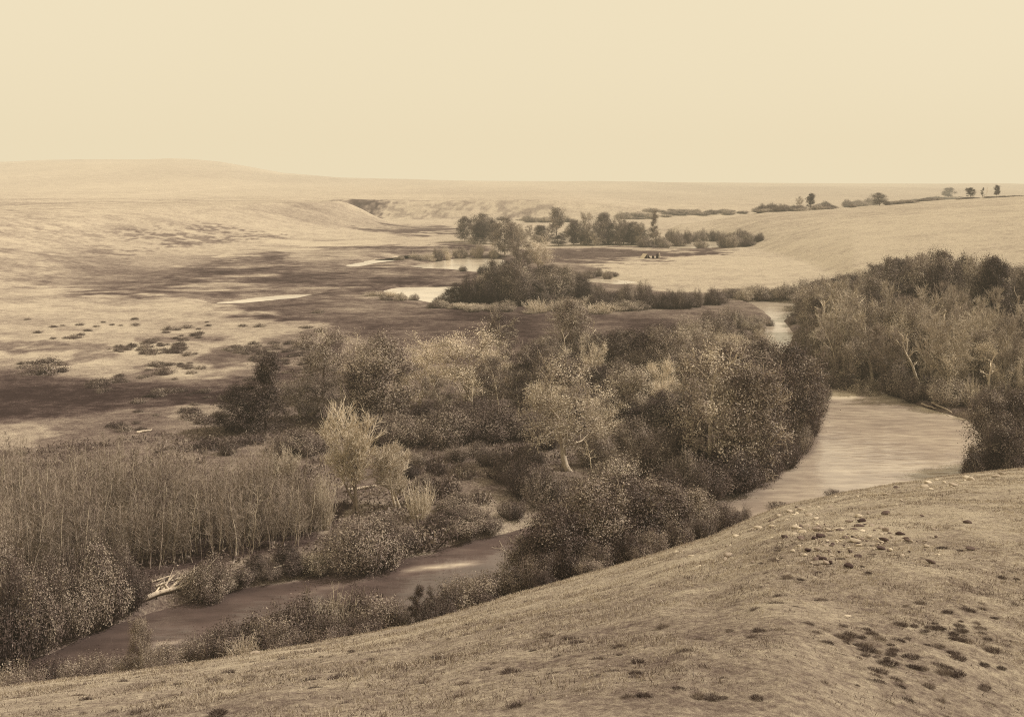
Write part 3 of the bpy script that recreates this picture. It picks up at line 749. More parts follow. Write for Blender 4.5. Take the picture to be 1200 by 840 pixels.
fillp = plan_poly([(345, 492), (400, 488), (480, 488), (600, 480), (640, 430), (700, 430), (780, 425), (860, 425), (930, 455), (945, 490), (900, 540), (850, 565), (780, 540), (700, 520), (640, 500), (520, 492), (420, 495), (350, 495)], 0.5)
for i, (x, y) in enumerate(scatter(fillp, 62, 3.0, 71)):
    k = ('dark_tree', 'mid_tree', 'mid_tree', 'pale_tree', 'willow')[i % 5]
    lab = {'dark_tree': 'dark leafy tree packed among the others of the central grove', 'mid_tree': 'grey leafy tree packed among the others of the central grove', 'pale_tree': 'small pale tree packed among the others of the central grove', 'willow': 'willow shrub packed between the trees of the central grove'}[k]
    plant(k, x, y, RNG.uniform(3.8, 6.6), RNG.uniform(3.6, 5.6), lab, k.replace('_', ' ') + 's packed in the central grove')

for i, (x, y) in enumerate(scatter(fillp, 34, 4.2, 77)):
    plant('snag', x + 0.8, y - 1.6, RNG.uniform(4.2, 6.8), RNG.uniform(1.6, 3.0), 'white dead trunk with forked limbs showing among the trees of the central grove', 'white dead trunks in the central grove')

# willow belt behind the bare trees
for i, (x, yb, yt, w) in enumerate(((470, 520, 478, 74), (520, 520, 470, 80), (570, 515, 466, 80), (610, 512, 470, 70), (500, 500, 462, 60), (550, 500, 458, 60), (440, 520, 485, 50))):
    at('willow', x, yb, yt, w, 'dark willow shrub in the long belt below the white canopied trees', 'willow belt below the pale trees')
for i, (x, yb, yt, w) in enumerate(((620, 580, 528, 70), (640, 592, 545, 64), (600, 565, 530, 44), (684, 592, 556, 56), (720, 575, 520, 70), (760, 560, 505, 70), (700, 545, 500, 50), (745, 530, 480, 60), (785, 545, 490, 60),
        (775, 590, 540, 60), (800, 575, 520, 50), (715, 600, 555, 60), (640, 525, 490, 40), (790, 510, 465, 60), (695, 490, 455, 50), (640, 505, 470, 50), (755, 492, 455, 60), (620, 545, 515, 40))):
    at('mid_shrub' if i % 3 == 1 else 'willow', x, yb, yt, w, 'bushy willow shrub in the hollow around the leaning cottonwood', 'shrubs in the hollow of the grove')
for i, (x, yb, yt, w) in enumerate(((690, 410, 385, 40), (740, 425, 385, 45), (780, 420, 372, 55), (812, 410, 362, 60), (838, 396, 360, 50), (856, 384, 358, 34), (830, 428, 388, 56), (800, 440, 395, 50), (765, 405, 378, 36))):
    at('mid_shrub' if i % 2 else 'willow', x, yb, yt, w, 'leafy bush along the far side of the grove below the upper bend', 'bushes below the upper bend')
for i, (x, yb, yt, w) in enumerate(((470, 642, 612, 40), (505, 636, 600, 50), (545, 630, 598, 40), (575, 620, 595, 30), (520, 580, 548, 34), (535, 540, 515, 26), (560, 532, 512, 24), (510, 555, 530, 22), (600, 608, 575, 28), (480, 560, 535, 20), (495, 590, 560, 36), (450, 622, 600, 30), (535, 600, 572, 40), (560, 590, 568, 26), (550, 612, 588, 40), (500, 570, 548, 26), (590, 560, 530, 34), (575, 545, 520, 30), (520, 618, 592, 36), (545, 560, 538, 24), (490, 545, 522, 22), (530, 520, 500, 30), (605, 540, 512, 36))):
    at(('dark_shrub', 'sage', 'bank_shrub')[i % 3], x, yb, yb - (yb - yt) * 0.85, w * 1.35, 'low dark shrub on the open gravelly flat before the bare trees', 'shrubs on the gravelly flat')

# ------------------------------------------------------------------ dark shrubs at the near end of the thicket
for i, (x, yb, yt, w) in enumerate(((10, 790, 690, 70), (45, 762, 660, 74), (85, 745, 655, 70), (120, 730, 650, 66), (20, 745, 640, 70), (65, 725, 625, 60), (105, 715, 620, 56), (150, 712, 650, 56), (0, 720, 610, 60), (-25, 770, 680, 70), (140, 690, 630, 40))):
    at('willow' if i % 3 else 'dark_shrub', x, yb, yt, w, 'tall dark shrub crowding the bank where the thicket ends', 'dark shrubs at the thicket end')
for i, (x, yb, yt, w) in enumerate(((285, 684, 662, 40), (315, 678, 655, 36), (345, 675, 650, 40), (370, 672, 640, 40), (300, 668, 645, 30), (265, 690, 668, 30), (335, 660, 632, 34))):
    at('mid_shrub' if i % 2 else 'dark_shrub', x, yb, yt, w, 'low shrub at the water in front of the sapling trunks', 'low shrubs under the saplings')

# ------------------------------------------------------------------ shrubs and small trees on the near bank
nb = [(15, 46, 768, 46), (45, 42, 772, 40), (70, 44, 768, 42), (95, 42, 775, 36), (120, 44, 762, 44), (145, 42, 768, 36), (180, 42, 757, 40), (205, 42, 752, 42), (232, 42, 747, 40), (255, 42, 734, 46), (275, 43, 726, 46),
      (298, 43, 720, 48), (322, 43.5, 708, 50), (345, 44, 700, 50), (368, 44, 697, 46), (392, 44.5, 692, 48), (412, 45, 690, 46), (432, 45, 697, 44), (452, 45.5, 703, 40), (468, 46, 706, 34), (520, 46.5, 690, 36), (545, 47.5, 676, 44), (565, 48, 668, 44), (588, 48.5, 668, 44),
      (240, 46, 745, 46), (310, 47, 716, 50), (355, 48, 702, 50), (400, 49, 695, 50), (440, 49, 702, 44), (540, 50, 682, 44), (30, 40, 788, 36), (110, 40, 780, 34), (195, 40, 765, 30), (285, 41, 748, 36), (335, 41.5, 736, 36), (385, 42.5, 726, 36), (425, 43, 722, 34), (505, 45, 705, 30), (575, 47, 690, 34)]
for i, (x, Y, yt, w) in enumerate(nb):
    at('bank_shrub' if (i + 3) % 9 else 'pale_shrub', x, 0, yt - 7, w * 1.4, ('leafy upright shrub on the near bank just below the grassy hill' if (i + 3) % 9 else 'pale twiggy shrub on the near bank just below the grassy hill'), 'leafy shrubs of the near bank' if (i + 3) % 9 else 'twiggy shrubs of the near bank', Y=Y)
at('dark_tree', 163, 0, 722, 30, 'little tree with a visible pale trunk alone on the near bank', Y=41.5)
at('slim_tree', 487, 0, 681, 24, 'taller of two dark columnar saplings on the near bank', Y=45)
at('slim_tree', 503, 0, 688, 18, 'shorter of two dark columnar saplings on the near bank', Y=46)
big = [(615, 52, 625, 62, 'dark leafy shrubby tree, first from the lower reach, on the near bank'), (648, 50, 590, 84, 'dark leafy shrubby tree with a pale sucker stem on the near bank'), (690, 52, 562, 96, 'tall dark shrubby tree in the middle of the near bank thicket'),
       (735, 54, 556, 96, 'tallest dark shrubby tree of the near bank thicket'), (780, 55, 565, 84, 'dark shrubby tree above the pale scar on the near bank'), (815, 56, 572, 66, 'shrubby tree with bare twigs poking from its top'), (845, 57, 590, 62, 'rounded shrubby tree at the pool end of the near bank thicket'),
       (665, 55, 585, 80, 'dark shrubby tree at the back of the near bank thicket by the gravel'), (715, 58, 560, 80, 'shrubby tree standing behind the tallest of the near bank thicket'), (765, 60, 562, 80, 'shrubby tree between the near bank thicket and the hollow')]
for i, (x, Y, yt, w, lab) in enumerate(big):
    at('dark_tree', x, 0, yt, w, lab, Y=Y)
for i, (x, Y, yt, w) in enumerate(((600, 48, 655, 40), (630, 47.5, 640, 44), (665, 48, 628, 44), (700, 49, 622, 44), (735, 49.5, 612, 44), (765, 50, 610, 40), (795, 51, 605, 40), (825, 52, 600, 40), (855, 54, 590, 40), (870, 55, 588, 24), (640, 46, 664, 34), (690, 47, 650, 36), (750, 48.5, 632, 34))):
    at('bank_shrub' if i % 2 else 'dark_shrub', x, 0, yt, w, 'dark skirt shrub at the foot of the near bank thicket along the hill edge', 'skirt shrubs of the near bank thicket', Y=Y)
at('snag', 672, 0, 588, 22, 'bare pale twig tree poking out of the near bank thicket', Y=51)
at('snag', 822, 0, 574, 20, 'bare forked twigs standing above the pool end of the near bank thicket', Y=55)
for x, yb, yt, w_ in ((888, 392, 372, 24), (872, 400, 382, 26), (902, 384, 368, 16)):
    at('mid_shrub', x, yb, yt, w_, 'small bush on the inner bank of the upper bend', 'small bushes of the upper bend')
at('dark_shrub', 912, 0, 588, 36, 'small dark bush on the hill edge against the pool', Y=52)
at('mid_shrub', 980, 0, 571, 30, 'smaller sparse bush on the hill edge against the pool', Y=57)
for i, (x, Y, yt, w) in enumerate(((1165, 88, 462, 60), (1195, 90, 455, 60), (1150, 86, 512, 44), (1180, 84, 500, 54), (1215, 86, 470, 66), (1141, 83, 530, 30), (1170, 85, 478, 40), (1192, 83, 520, 46))):
    at('dark_tree' if i in (0, 1, 3, 5) else 'willow', x, 0, yt, w, 'dark bush at the near corner of the pool beyond the hill', 'dark bushes at the pool corner', Y=Y)

# ------------------------------------------------------------------ grove beyond the pool
def grove_top(px): return float(np.interp(px, [930, 960, 1000, 1030, 1080, 1110, 1150, 1190, 1300], [350, 328, 318, 308, 296, 292, 303, 306, 306]))
grove = [(39, 126), (45, 117.5), (51, 110), (58, 104), (72, 104), (90, 140), (112, 190), (112, 212), (62, 212), (52, 185), (47, 160), (40, 140)]
gfront = [(39, 126), (45, 117.5), (51, 110), (58, 104), (74, 103), (80, 118), (66, 122), (56, 130), (48, 142), (41, 140)]
for i, (x, y) in enumerate(scatter(grove, 190, 2.4, 11) + scatter(gfront, 110, 1.9, 12)):
    px = 600 + F * x / y; z = ground(x, y)
    full = EYE - (grove_top(px) + 4 - YH) * y / F - z
    d = y - np.interp(x, [39, 45, 51, 58, 75], [126, 117, 110, 104, 104])
    if d < 4.5:
        plant(['mid_shrub', 'pale_shrub', 'willow'][i % 3], x, y, RNG.uniform(2.2, 4), RNG.uniform(3, 4.6), ['leafy shrub at the water under the crowded grove', 'pale twiggy shrub at the water under the crowded grove', 'dark willow at the water under the crowded grove'][i % 3], ['leafy waterside shrubs of the grove', 'twiggy waterside shrubs of the grove', 'waterside willows of the grove'][i % 3], z)
    elif d < 48:
        h = min(full, RNG.uniform(5.5, 9.0) + 0.05 * d)
        k = ['grey_bare_tree', 'mid_tree', 'grey_bare_tree', 'pale_tree', 'mid_tree', 'grey_bare_tree', 'snag', 'grey_bare_tree'][i % 8]
        plant(k, x, y, h, RNG.uniform(3.6, 5.4), {'grey_bare_tree': 'slender bare grey tree in the crowded grove beyond the pool', 'mid_tree': 'thinly leaved grey tree in the crowded grove beyond the pool', 'pale_tree': 'pale spreading tree in the crowded grove beyond the pool', 'snag': 'white dead trunk standing among the trees of the crowded grove'}[k], {'grey_bare_tree': 'bare trees of the grove', 'mid_tree': 'leafy trees of the grove', 'pale_tree': 'pale trees of the grove', 'snag': 'dead trunks of the grove'}[k], z)
    else:
        h = float(np.clip(full * RNG.uniform(0.66, 1.08), 4.5, 13.5))
        plant(['dark_tree', 'mid_tree', 'dark_tree', 'mid_tree', 'cone_tree'][i % 5], x, y, h, RNG.uniform(4.2, 8), 'full crowned leafy tree at the back of the crowded grove', 'full crowned trees at the back of the grove', z)
at('snag', 1005, 420, 340, 34, 'dead tree with a crooked bare top above the grove edge')
at('cone_tree', 962, 408, 350, 42, 'pale layered tree with a clear white trunk at the upper bend')
for x, yb, yt, w in ((945, 418, 376, 34), (975, 430, 375, 46), (992, 438, 392, 40), (1010, 445, 395, 44), (962, 404, 356, 34), (990, 405, 345, 46)):
    at('mid_shrub', x, yb, yt, w, 'grey leafy bush on the inside of the upper bend', 'bushes inside the upper bend')
for x, yb, yt, w in ((872, 352, 334, 30), (895, 352, 332, 34), (918, 352, 327, 36), (942, 352, 322, 36), (965, 352, 322, 36), (985, 350, 318, 36)):
    at('mid_shrub', x, yb, yt, w, 'bush in the hedge like row along the far bank of the upper bend', 'row of bushes on the far bank')

# ------------------------------------------------------------------ middle distance
for i, (x, yb, yt, w) in enumerate(((535, 354, 327, 34), (553, 355, 318, 36), (575, 355, 316, 38), (598, 356, 306, 44), (622, 356, 304, 44), (645, 354, 306, 44), (664, 352, 314, 38), (612, 342, 300, 40), (588, 340, 306, 36), (640, 340, 303, 36), (680, 350, 324, 26))):
    at('dark_tree' if i % 3 == 0 else ('willow' if i % 3 == 1 else 'mid_shrub'), x, yb, yt, w, ['bushy dark tree in the clump between the two bright ponds', 'dark willow in the clump between the two bright ponds', 'grey bush in the clump between the two bright ponds'][i % 3], ['trees between the ponds', 'willows between the ponds', 'bushes between the ponds'][i % 3])
for i, (x, yb, yt, w) in enumerate(((700, 361, 338, 34), (716, 360, 332, 36), (736, 360, 329, 40), (758, 361, 330, 40), (780, 361, 333, 36), (800, 361, 337, 30), (836, 357, 334, 32), (815, 358, 342, 26))):
    at('willow', x, yb, yt, w, 'dark willow in the long dark hedge at the meadow edge', 'dark hedge at the meadow edge')
for i, (x, yb, yt, w) in enumerate(((515, 360, 350, 30), (545, 362, 352, 34), (590, 364, 350, 40), (630, 366, 348, 50), (665, 364, 346, 44), (690, 362, 344, 34), (470, 352, 342, 20), (455, 348, 338, 30))):
    at('pale_shrub' if i % 2 else 'mid_shrub', x, yb, yt, w, 'low greyish bush fringing the meadow below the ponds' if i % 2 == 0 else 'low straw pale bush fringing the meadow below the ponds', 'grey fringe bushes' if i % 2 == 0 else 'pale fringe bushes')
at('dark_shrub', 543, 318, 310, 11, 'tiny dark bush at the rim of the farther bright pond')
at('dark_shrub', 566, 322, 308, 15, 'larger of the two bushes at the rim of the farther bright pond')
for i, (x, yb, yt, w) in enumerate(((690, 327, 315, 22), (712, 328, 312, 16), (675, 326, 314, 22))):
    at('mid_shrub', x, yb, yt, w, 'small bush beside the narrow channel at the terrace foot', 'small bushes by the narrow channel')
at('dark_tree', 545, 284, 254, 24, 'dark tree at the outer end of the distant riverside row', var=0)
at('dark_tree', 568, 283, 250, 32, 'broad topped tree in the distant riverside row', var=1)
at('dark_tree', 592, 300, 254, 34, 'dark ragged tree standing forward of the distant row', var=2)
at('grey_bare_tree', 603, 301, 262, 22, 'thin bare tree right beside the dark ragged one', var=0)
at('pale_tree', 632, 316, 276, 50, 'low grey wide crowned tree in front of the round topped tree', var=0)
at('mid_tree', 612, 318, 282, 34, 'grey bushy tree next to the low wide crowned one', var=1)
at('round_tree', 652, 276, 243, 20, 'round topped dark tree rising above the distant row', var=0)
for i, (x, yb, yt, w) in enumerate(((560, 286, 262, 22), (578, 286, 260, 22), (612, 286, 266, 20), (632, 284, 264, 22), (645, 279, 262, 18), (672, 288, 256, 24), (690, 288, 253, 28), (708, 287, 252, 28), (724, 287, 257, 26), (740, 287, 258, 28), (752, 288, 262, 20))):
    at('dark_tree' if i % 2 else 'mid_tree', x, yb, yt, w, 'leafy tree in the dense distant row beyond the far meadow', 'trees of the dense distant row')
at('slim_tree', 767, 289, 246, 13, 'tall slender tree standing up out of the distant row')
for i, (x, yb, yt, w) in enumerate(((755, 290, 277, 22), (775, 290, 272, 24), (795, 290, 271, 24), (806, 286, 268, 16), (822, 283, 267, 22), (838, 283, 266, 22), (848, 290, 270, 22), (862, 288, 268, 24), (878, 286, 269, 22), (890, 283, 271, 14))):
    at('willow' if i % 2 else 'mid_shrub', x, yb, yt, w, 'bush around the small distant pool below the terrace', 'bushes around the small distant pool')
for i, (x, yb, yt, w) in enumerate(((500, 304, 293, 14), (515, 306, 289, 14), (525, 306, 292, 12), (540, 304, 286, 20), (560, 303, 284, 20), (578, 303, 286, 16), (485, 303, 295, 14), (470, 305, 298, 12), (535, 300, 288, 14))):
    at('mid_shrub' if i % 2 else 'pale_shrub', x, yb, yt, w, 'scrubby bush on the marsh beyond the bright pond', 'scrub on the marsh')
# trees along the crest of the terrace
for i, (x, yb, yt, w) in enumerate(((640, 261, 252, 14), (618, 259, 251, 12), (660, 258, 250, 14), (730, 256, 246, 14), (745, 255, 246, 14), (762, 256, 247, 10), (785, 252, 244, 16), (800, 251, 244, 14), (815, 251, 245, 12), (835, 250, 244, 16), (850, 250, 244, 12), (870, 250, 245, 12))):
    at('mid_shrub', x, yb, yt + 1, w * 1.6, 'faint bush in the thin far line beyond the pale terrace', 'thin far line of bushes')
for i, (x, yb, yt, w) in enumerate(((892, 249, 239, 14), (903, 248, 234, 16), (916, 248, 236, 18), (930, 247, 237, 16), (958, 246, 237, 16), (970, 245, 236, 16), (996, 243, 232, 16), (1008, 242, 230, 16), (1018, 241, 229, 12), (1045, 240, 232, 16), (1060, 238, 232, 18), (1090, 235, 229, 16), (1103, 234, 228, 12), (1125, 233, 228, 12), (1078, 236, 231, 14), (1140, 233, 229, 14), (1160, 232, 228, 14), (1180, 231, 228, 14))):
    at('willow' if i % 2 else 'mid_shrub', x, yb, yt + 1.5, w * 1.5, 'bush along the skyline crest of the pale terrace', 'bushes on the terrace crest')
at('round_tree', 949, 247, 227, 11, 'small round tree between two bush clumps on the terrace crest', var=1)
at('mid_tree', 938, 246, 230, 10, 'thin grey tree left of the small round crest tree')
at('dark_tree', 1031, 241, 226, 19, 'domed dark tree on the terrace crest', var=1)
at('round_tree', 1111, 234, 220, 14, 'round headed tree far along the terrace crest', var=0)
at('round_tree', 1138, 233, 220, 11, 'second round headed tree far along the terrace crest, smaller', var=1)
at('slim_tree', 1151, 232, 220, 5, 'thin upright tree between the last crest trees', var=0)
at('snag', 1157, 232, 218, 5, 'bare spindly tree near the end of the crest')
at('round_tree', 1168, 232, 217, 8, 'last small round tree at the end of the crest', var=0)

# ------------------------------------------------------------------ sage and brush on the left plain
sg = np.random.default_rng(21)
n_sage = 0
while n_sage < 290:
    if n_sage < 210: x, y = sg.uniform(20, 380), sg.normal(412, 15)
    elif n_sage < 250: x, y = sg.uniform(110, 300), sg.normal(455, 8)
    else: x, y = sg.uniform(20, 300), sg.uniform(480, 535)
    X, Y, z = hit(x, y)
    if fbm(np.array([X / 9]), np.array([Y / 9]), 3)[0] < 0.0: continue
    q = sg.gamma(2.0, 0.5)
    plant('sage', X, Y, 0.25 + 0.22 * q, 0.7 + 0.9 * q, 'low dark sagebrush clump scattered over the pale plain' if n_sage < 250 else 'low dark sagebrush clump on the flat behind the thicket', 'sagebrush on the plain' if n_sage < 250 else 'sagebrush behind the thicket', z)
    n_sage += 1

def ground_cover():
    """thick low growth under the trees, one mass nobody could count"""
    rng = np.random.default_rng(31); A = Acc()
    poly = plan_poly([(-80, 800), (60, 750), (250, 690), (480, 640), (620, 606), (820, 575), (950, 470), (975, 440), (900, 420), (860, 420), (800, 395), (600, 420), (420, 470), (300, 500), (180, 510), (-60, 540)], 0.5)
    P = np.asarray(poly); c = rng.uniform(P.min(0), P.max(0), (26000, 2))
    c = c[(sdist(c[:, 0], c[:, 1], poly) < -0.3)]
    c = c[sdist(c[:, 0], c[:, 1], RIVER) > 0.3]
    g = np.asarray([(38, 128), (45, 116), (58, 103), (90, 120), (115, 210), (55, 215)]); d = rng.uniform(g.min(0), g.max(0), (9000, 2))
    d = d[(sdist(d[:, 0], d[:, 1], g) < 0) & (sdist(d[:, 0], d[:, 1], RIVER) > 0.3)]
    c = np.concatenate([c, d])
    dens = fbm(c[:, 0] / 5, c[:, 1] / 5, 3); c = c[dens > -0.06]
    px = 600 + F * c[:, 0] / c[:, 1]; py = YH + 24.5 * F / c[:, 1]
    c = c[(sdist(px, py, [(500, 600), (560, 550), (610, 540), (628, 590), (620, 625), (570, 615)]) > 6) | (rng.random(len(c)) < 0.12)]
    z = height(c[:, 0], c[:, 1])
    k = 9; n = len(c); hgt = rng.uniform(0.2, 0.75, n)
    C = np.repeat(np.stack([c[:, 0], c[:, 1], z], 1), k, 0)
    off = rng.normal(size=(n * k, 3)) * 0.28; off[:, 2] = rng.random(n * k) * np.repeat(hgt, k)
    base = np.repeat(np.clip(rng.normal(0.45, 0.2, n), 0, 1), k)
    A.cards(C + off, 0.26, rng, 0.35, 1.2, np.clip(base + rng.normal(size=n * k) * 0.15, 0, 1))
    o = link('undergrowth', A.mesh('undergrowth', M_BRUSH)); o['kind'] = 'stuff'
    tag(o, 'tangled low undergrowth covering the ground beneath trees and shrubs', 'undergrowth')

def hill_grass():
    rng = np.random.default_rng(33); A = Acc()
    N = 150000
    Y = 12 + 56 * rng.random(N) ** 0.9; X = (rng.random(N) - 0.5) * 1.25 * (Y + 3)
    px = 600 + F * X / Y; Ds = np.interp(px, HDX, HD)
    keep = (Y < Ds + 6); X = X[keep]; Y = Y[keep]; px = px[keep]
    cl = fbm(X / 1.6, Y / 1.6, 3) + 0.3 * fbm(X / 6, Y / 6, 2)
    keep = (cl > -0.03) | (rng.random(len(X)) < 0.25); X = X[keep]; Y = Y[keep]; cl = cl[keep]
    z = height(X, Y); n = len(X); k = 7
    dark = (0.76 - 0.65 * (rng.random(n) < 0.20) + 0.8 * fbm(X / 0.8 + 40, Y / 0.8, 2) - 0.16 * sstep(30, 15, Y) + rng.normal(size=n) * 0.10)
    hgt = rng.uniform(0.02, 0.055, n) * (1 + 0.5 * (cl > 0.08))
    B = np.repeat(np.stack([X, Y, z - 0.02], 1), k, 0) + np.concatenate([rng.normal(size=(n * k, 2)) * 0.06, np.zeros((n * k, 1))], 1)
    d = rng.normal(size=(n * k, 3)) * 0.55; d[:, 2] = 1; d /= np.linalg.norm(d, axis=1)[:, None]
    L = (np.repeat(hgt, k) * rng.uniform(0.6, 1.3, n * k))[:, None]
    e = np.cross(d, rng.normal(size=(n * k, 3))); e /= np.linalg.norm(e, axis=1)[:, None]; w = (0.0035 + 0.00011 * np.repeat(Y, k))[:, None]
    V = np.stack([B - e * w, B + e * w, B + d * L + e * w * 0.4, B + d * L - e * w * 0.4], 1)
    A.add(V.reshape(-1, 3), np.arange(4 * n * k).reshape(-1, 4), np.repeat(np.clip(np.repeat(dark, k) + rng.normal(size=n * k) * 0.1, 0, 1), 4))
    o = link('grass', A.mesh('hill_grass', M_GRASS)); o['kind'] = 'stuff'
    tag(o, 'short dry bunch grass covering the near hillside', 'grass')

ground_cover(); hill_grass()

# ------------------------------------------------------------------ dark tussocks on the hill
def tussock_proto(seed):
    rng = np.random.default_rng(seed); A = Acc(); n = 420
    r = np.sqrt(rng.random(n)) * 0.30 * rng.uniform(0.7, 1.1, n); az = rng.uniform(0, 6.28, n)
    B = np.stack([r * np.cos(az), r * np.sin(az), np.full(n, -0.03)], 1)
    d = np.stack([np.cos(az) * r * 2.4, np.sin(az) * r * 2.4, np.ones(n)], 1) + rng.normal(size=(n, 3)) * 0.45
    d /= np.linalg.norm(d, axis=1)[:, None]; L = (rng.uniform(0.08, 0.2, n) * (1.2 - r))[:, None]
    e = np.cross(d, rng.normal(size=(n, 3))); e /= np.linalg.norm(e, axis=1)[:, None]; w = 0.006
    V = np.stack([B - e * w, B + e * w, B + d * L + e * w * 0.4, B + d * L - e * w * 0.4], 1)
    A.add(V.reshape(-1, 3), np.arange(4 * n).reshape(-1, 4), np.repeat(np.clip(rng.normal(0.45, 0.25, n), 0, 1), 4))
    return A.mesh('tussock', M_BRUSH)
TUSS = [tussock_proto(200 + i) for i in range(4)]
tr = np.random.default_rng(41)
for i in range(295):
    if i < 55: x, y = tr.normal(1065, 64), tr.normal(764, 22)
    elif i < 235: x, y = tr.uniform(60, 1190), tr.uniform(735, 838)
    else: x, y = tr.uniform(880, 1195), tr.uniform(640, 750)
    if not (0 < x < 1198): continue
    if y < np.interp(x, HX, HS) + 8: continue
    X, Y, z = hit(x, y)
    o = link('grass_tussock', TUSS[i % 4]); o.location = (X, Y, z); s = tr.uniform(0.12, 0.36); o.scale = (s * tr.uniform(0.9, 1.7), s, s * tr.uniform(0.6, 0.95)); o.rotation_euler = (0, 0, tr.uniform(-0.5, 0.5))
    tag(o, 'dark grass tussock in the scattered patch low on the near hill' if i < 55 else 'dark grass tussock scattered on the near hillside', 'tussock', 'dark tussock patch' if i < 55 else 'scattered dark tussocks')

# ------------------------------------------------------------------ stones
def stone_proto(seed, mat):
    rng = np.random.default_rng(seed); n, m = 9, 12
    th = np.linspace(0, math.pi, n)[:, None]; ph = np.linspace(0, 2 * math.pi, m, endpoint=False)[None, :]
    D = np.stack([np.sin(th) * np.cos(ph), np.sin(th) * np.sin(ph), np.cos(th) + 0 * ph], -1).reshape(-1, 3)
    r = np.ones(len(D))
    for k in range(9):
        a = unit(rng.normal(size=3)); h = rng.uniform(0.55, 0.9); dd = D @ a
        r = np.where(dd > 0.05, np.minimum(r, h / np.maximum(dd, 0.05)), r)
    V = D * r[:, None] * np.array([1, 0.8, 0.55])
    i = np.arange(n - 1)[:, None]; j = np.arange(m)[None, :]; k = (j + 1) % m
    Fq = np.stack([i * m + j, (i + 1) * m + j, (i + 1) * m + k, i * m + k], -1).reshape(-1, 4)
    A = Acc(); A.add(V, Fq); return A.mesh('stone', mat)
STONES = [stone_proto(300 + i, M_STONE) for i in range(5)]; DSTONES = [stone_proto(320 + i, M_STONE_DARK) for i in range(4)]
def stone(x, y, wpx, label, group=None, dark=False, flat=1.0):
    X, Y, z = hit(x, y); s = wpx * Y / F / 1.7
    o = link('stone', random.choice(DSTONES if dark else STONES)); o.location = (X, Y, z + s * 0.24 * flat); o.scale = (s, s * 0.9, s * 0.8 * flat); o.rotation_euler = (random.uniform(-.2, .2), random.uniform(-.2, .2), random.uniform(0, 6))
    tag(o, label, 'stone', group)
stone(956, 622, 11, 'pale rounded stone, brightest of the rock scatter on the hill')
stone(1003, 636, 17, 'long flat pale slab with a dark shadow under it', flat=0.6)
stone(1006, 606, 9, 'pale stone above the rock scatter toward the hill edge')
stone(948, 595, 6, 'pale stone on the hill edge between the two small bushes')
stone(1086, 640, 9, 'flat pale stone lying apart at the far end of the scatter', flat=0.6)
stone(994, 724, 10, 'flat pale stone alone low on the bare hillside', flat=0.6)
stone(426, 777, 8, 'pale stone on the grassy slope below the near bank shrubs')
stone(298, 766, 13, 'low pale rock on the hill edge beside the near bank shrubs', flat=0.6)
stone(1050, 572, 7, 'dark stone perched on the hill edge at the pool', dark=True)
sr = np.random.default_rng(51)
for i in range(345):
    if i >= 270: x, y = sr.normal(990, 40), sr.normal(634, 12)
    elif i < 150: x, y = sr.normal(985, 48), sr.normal(632, 16)
    elif i < 220: x, y = sr.uniform(790, 960), 0; y = np.interp(x, HX, HS) + 6 + abs(sr.normal() * 18)
    else: x, y = sr.uniform(960, 1190), 0; y = np.interp(x, HX, HS) + 2 + abs(sr.normal() * 12)
    if y < np.interp(x, HX, HS) + 1: continue
    dk = i % 2 == 0 and (i < 130 or i >= 270)
    stone(x, y, float(np.clip(sr.gamma(2.3, 2.3), 2.0, 11)), 'small dark stone in the rock scatter on the hill' if dk else 'small pale stone strewn along the stony brow of the hill', 'dark scattered stones' if dk else 'pale scattered stones', dk, sr.uniform(0.6, 1))

# ------------------------------------------------------------------ driftwood and logs
def log(p0, p1, r, label, group=None, forks=0, name='fallen_log', lift=0.12, seed=0, mat=None):
    rng = np.random.default_rng(seed + 400)
    a = np.array(hit(*p0)); b = np.array(hit(*p1)); a[2] = max(a[2], 0.0) + lift; b[2] = max(b[2], 0.0) + lift
    t = np.linspace(0, 1, 8)[:, None]; L = np.linalg.norm(b - a)
    p = a + (b - a) * t + rng.normal(size=(8, 3)) * 0.03 * L ** 0.6 * np.array([1, 1, 0.4]); p -= a
    A = Acc(); A.tube(p, np.linspace(r, r * 0.45, 8), 7)
    A.tube(np.array([p[0] - (p[1] - p[0]) * 0.02, p[0]]), [0.002, r], 7); A.tube(np.array([p[-1], p[-1] + (p[-1] - p[-2]) * 0.05]), [r * 0.45, 0.002], 7)
    o = link(name, A.mesh('log', mat or M_DEADWOOD, True)); o.location = a
    tag(o, label, 'log' if name == 'fallen_log' else 'driftwood', group)
    if forks:
        for k in range(forks):
            i = rng.integers(2, 7); d = unit((b - a)) * rng.uniform(0.6, 1.6) + np.array([rng.normal() * 0.4, rng.normal() * 0.5, rng.uniform(0.1, 0.9)])
            q = p[i]; B = Acc(); tt = np.linspace(0, 1, 5)[:, None]
            pts = q + d * tt * rng.uniform(0.7, 1.3) + rng.normal(size=(5, 3)) * 0.05 * tt
            B.tube(pts, np.linspace(r * 0.5, 0.012, 5), 5)
            for j in range(2):
                s = pts[rng.integers(2, 4)]; e = d * 0.35 + rng.normal(size=3) * 0.3; B.tube(np.array([s, s + e * 0.6, s + e]), [r * 0.28, 0.018, 0.008], 4)
            link('branch', B.mesh('log_branch', mat or M_DEADWOOD, True), o)
    return o
log((160, 714), (226, 688), 0.17, 'bleached forked driftwood lying half in the river below the thicket', forks=11, name='driftwood', seed=1, lift=0.3)
log((148, 692), (205, 678), 0.07, 'straight pale log behind the forked driftwood', seed=2)
log((182, 690), (214, 677), 0.06, 'short pale log touching the back of the forked driftwood', seed=3)
log((276, 672), (314, 666), 0.08, 'pale log lying along the bank under the saplings', seed=4)
log((320, 668), (342, 663), 0.07, 'short pale log at the waterline before the big willow shrub', seed=5)
log((405, 577), (440, 571), 0.16, 'thick white log on the ground at the foot of the bleached tree', seed=6)
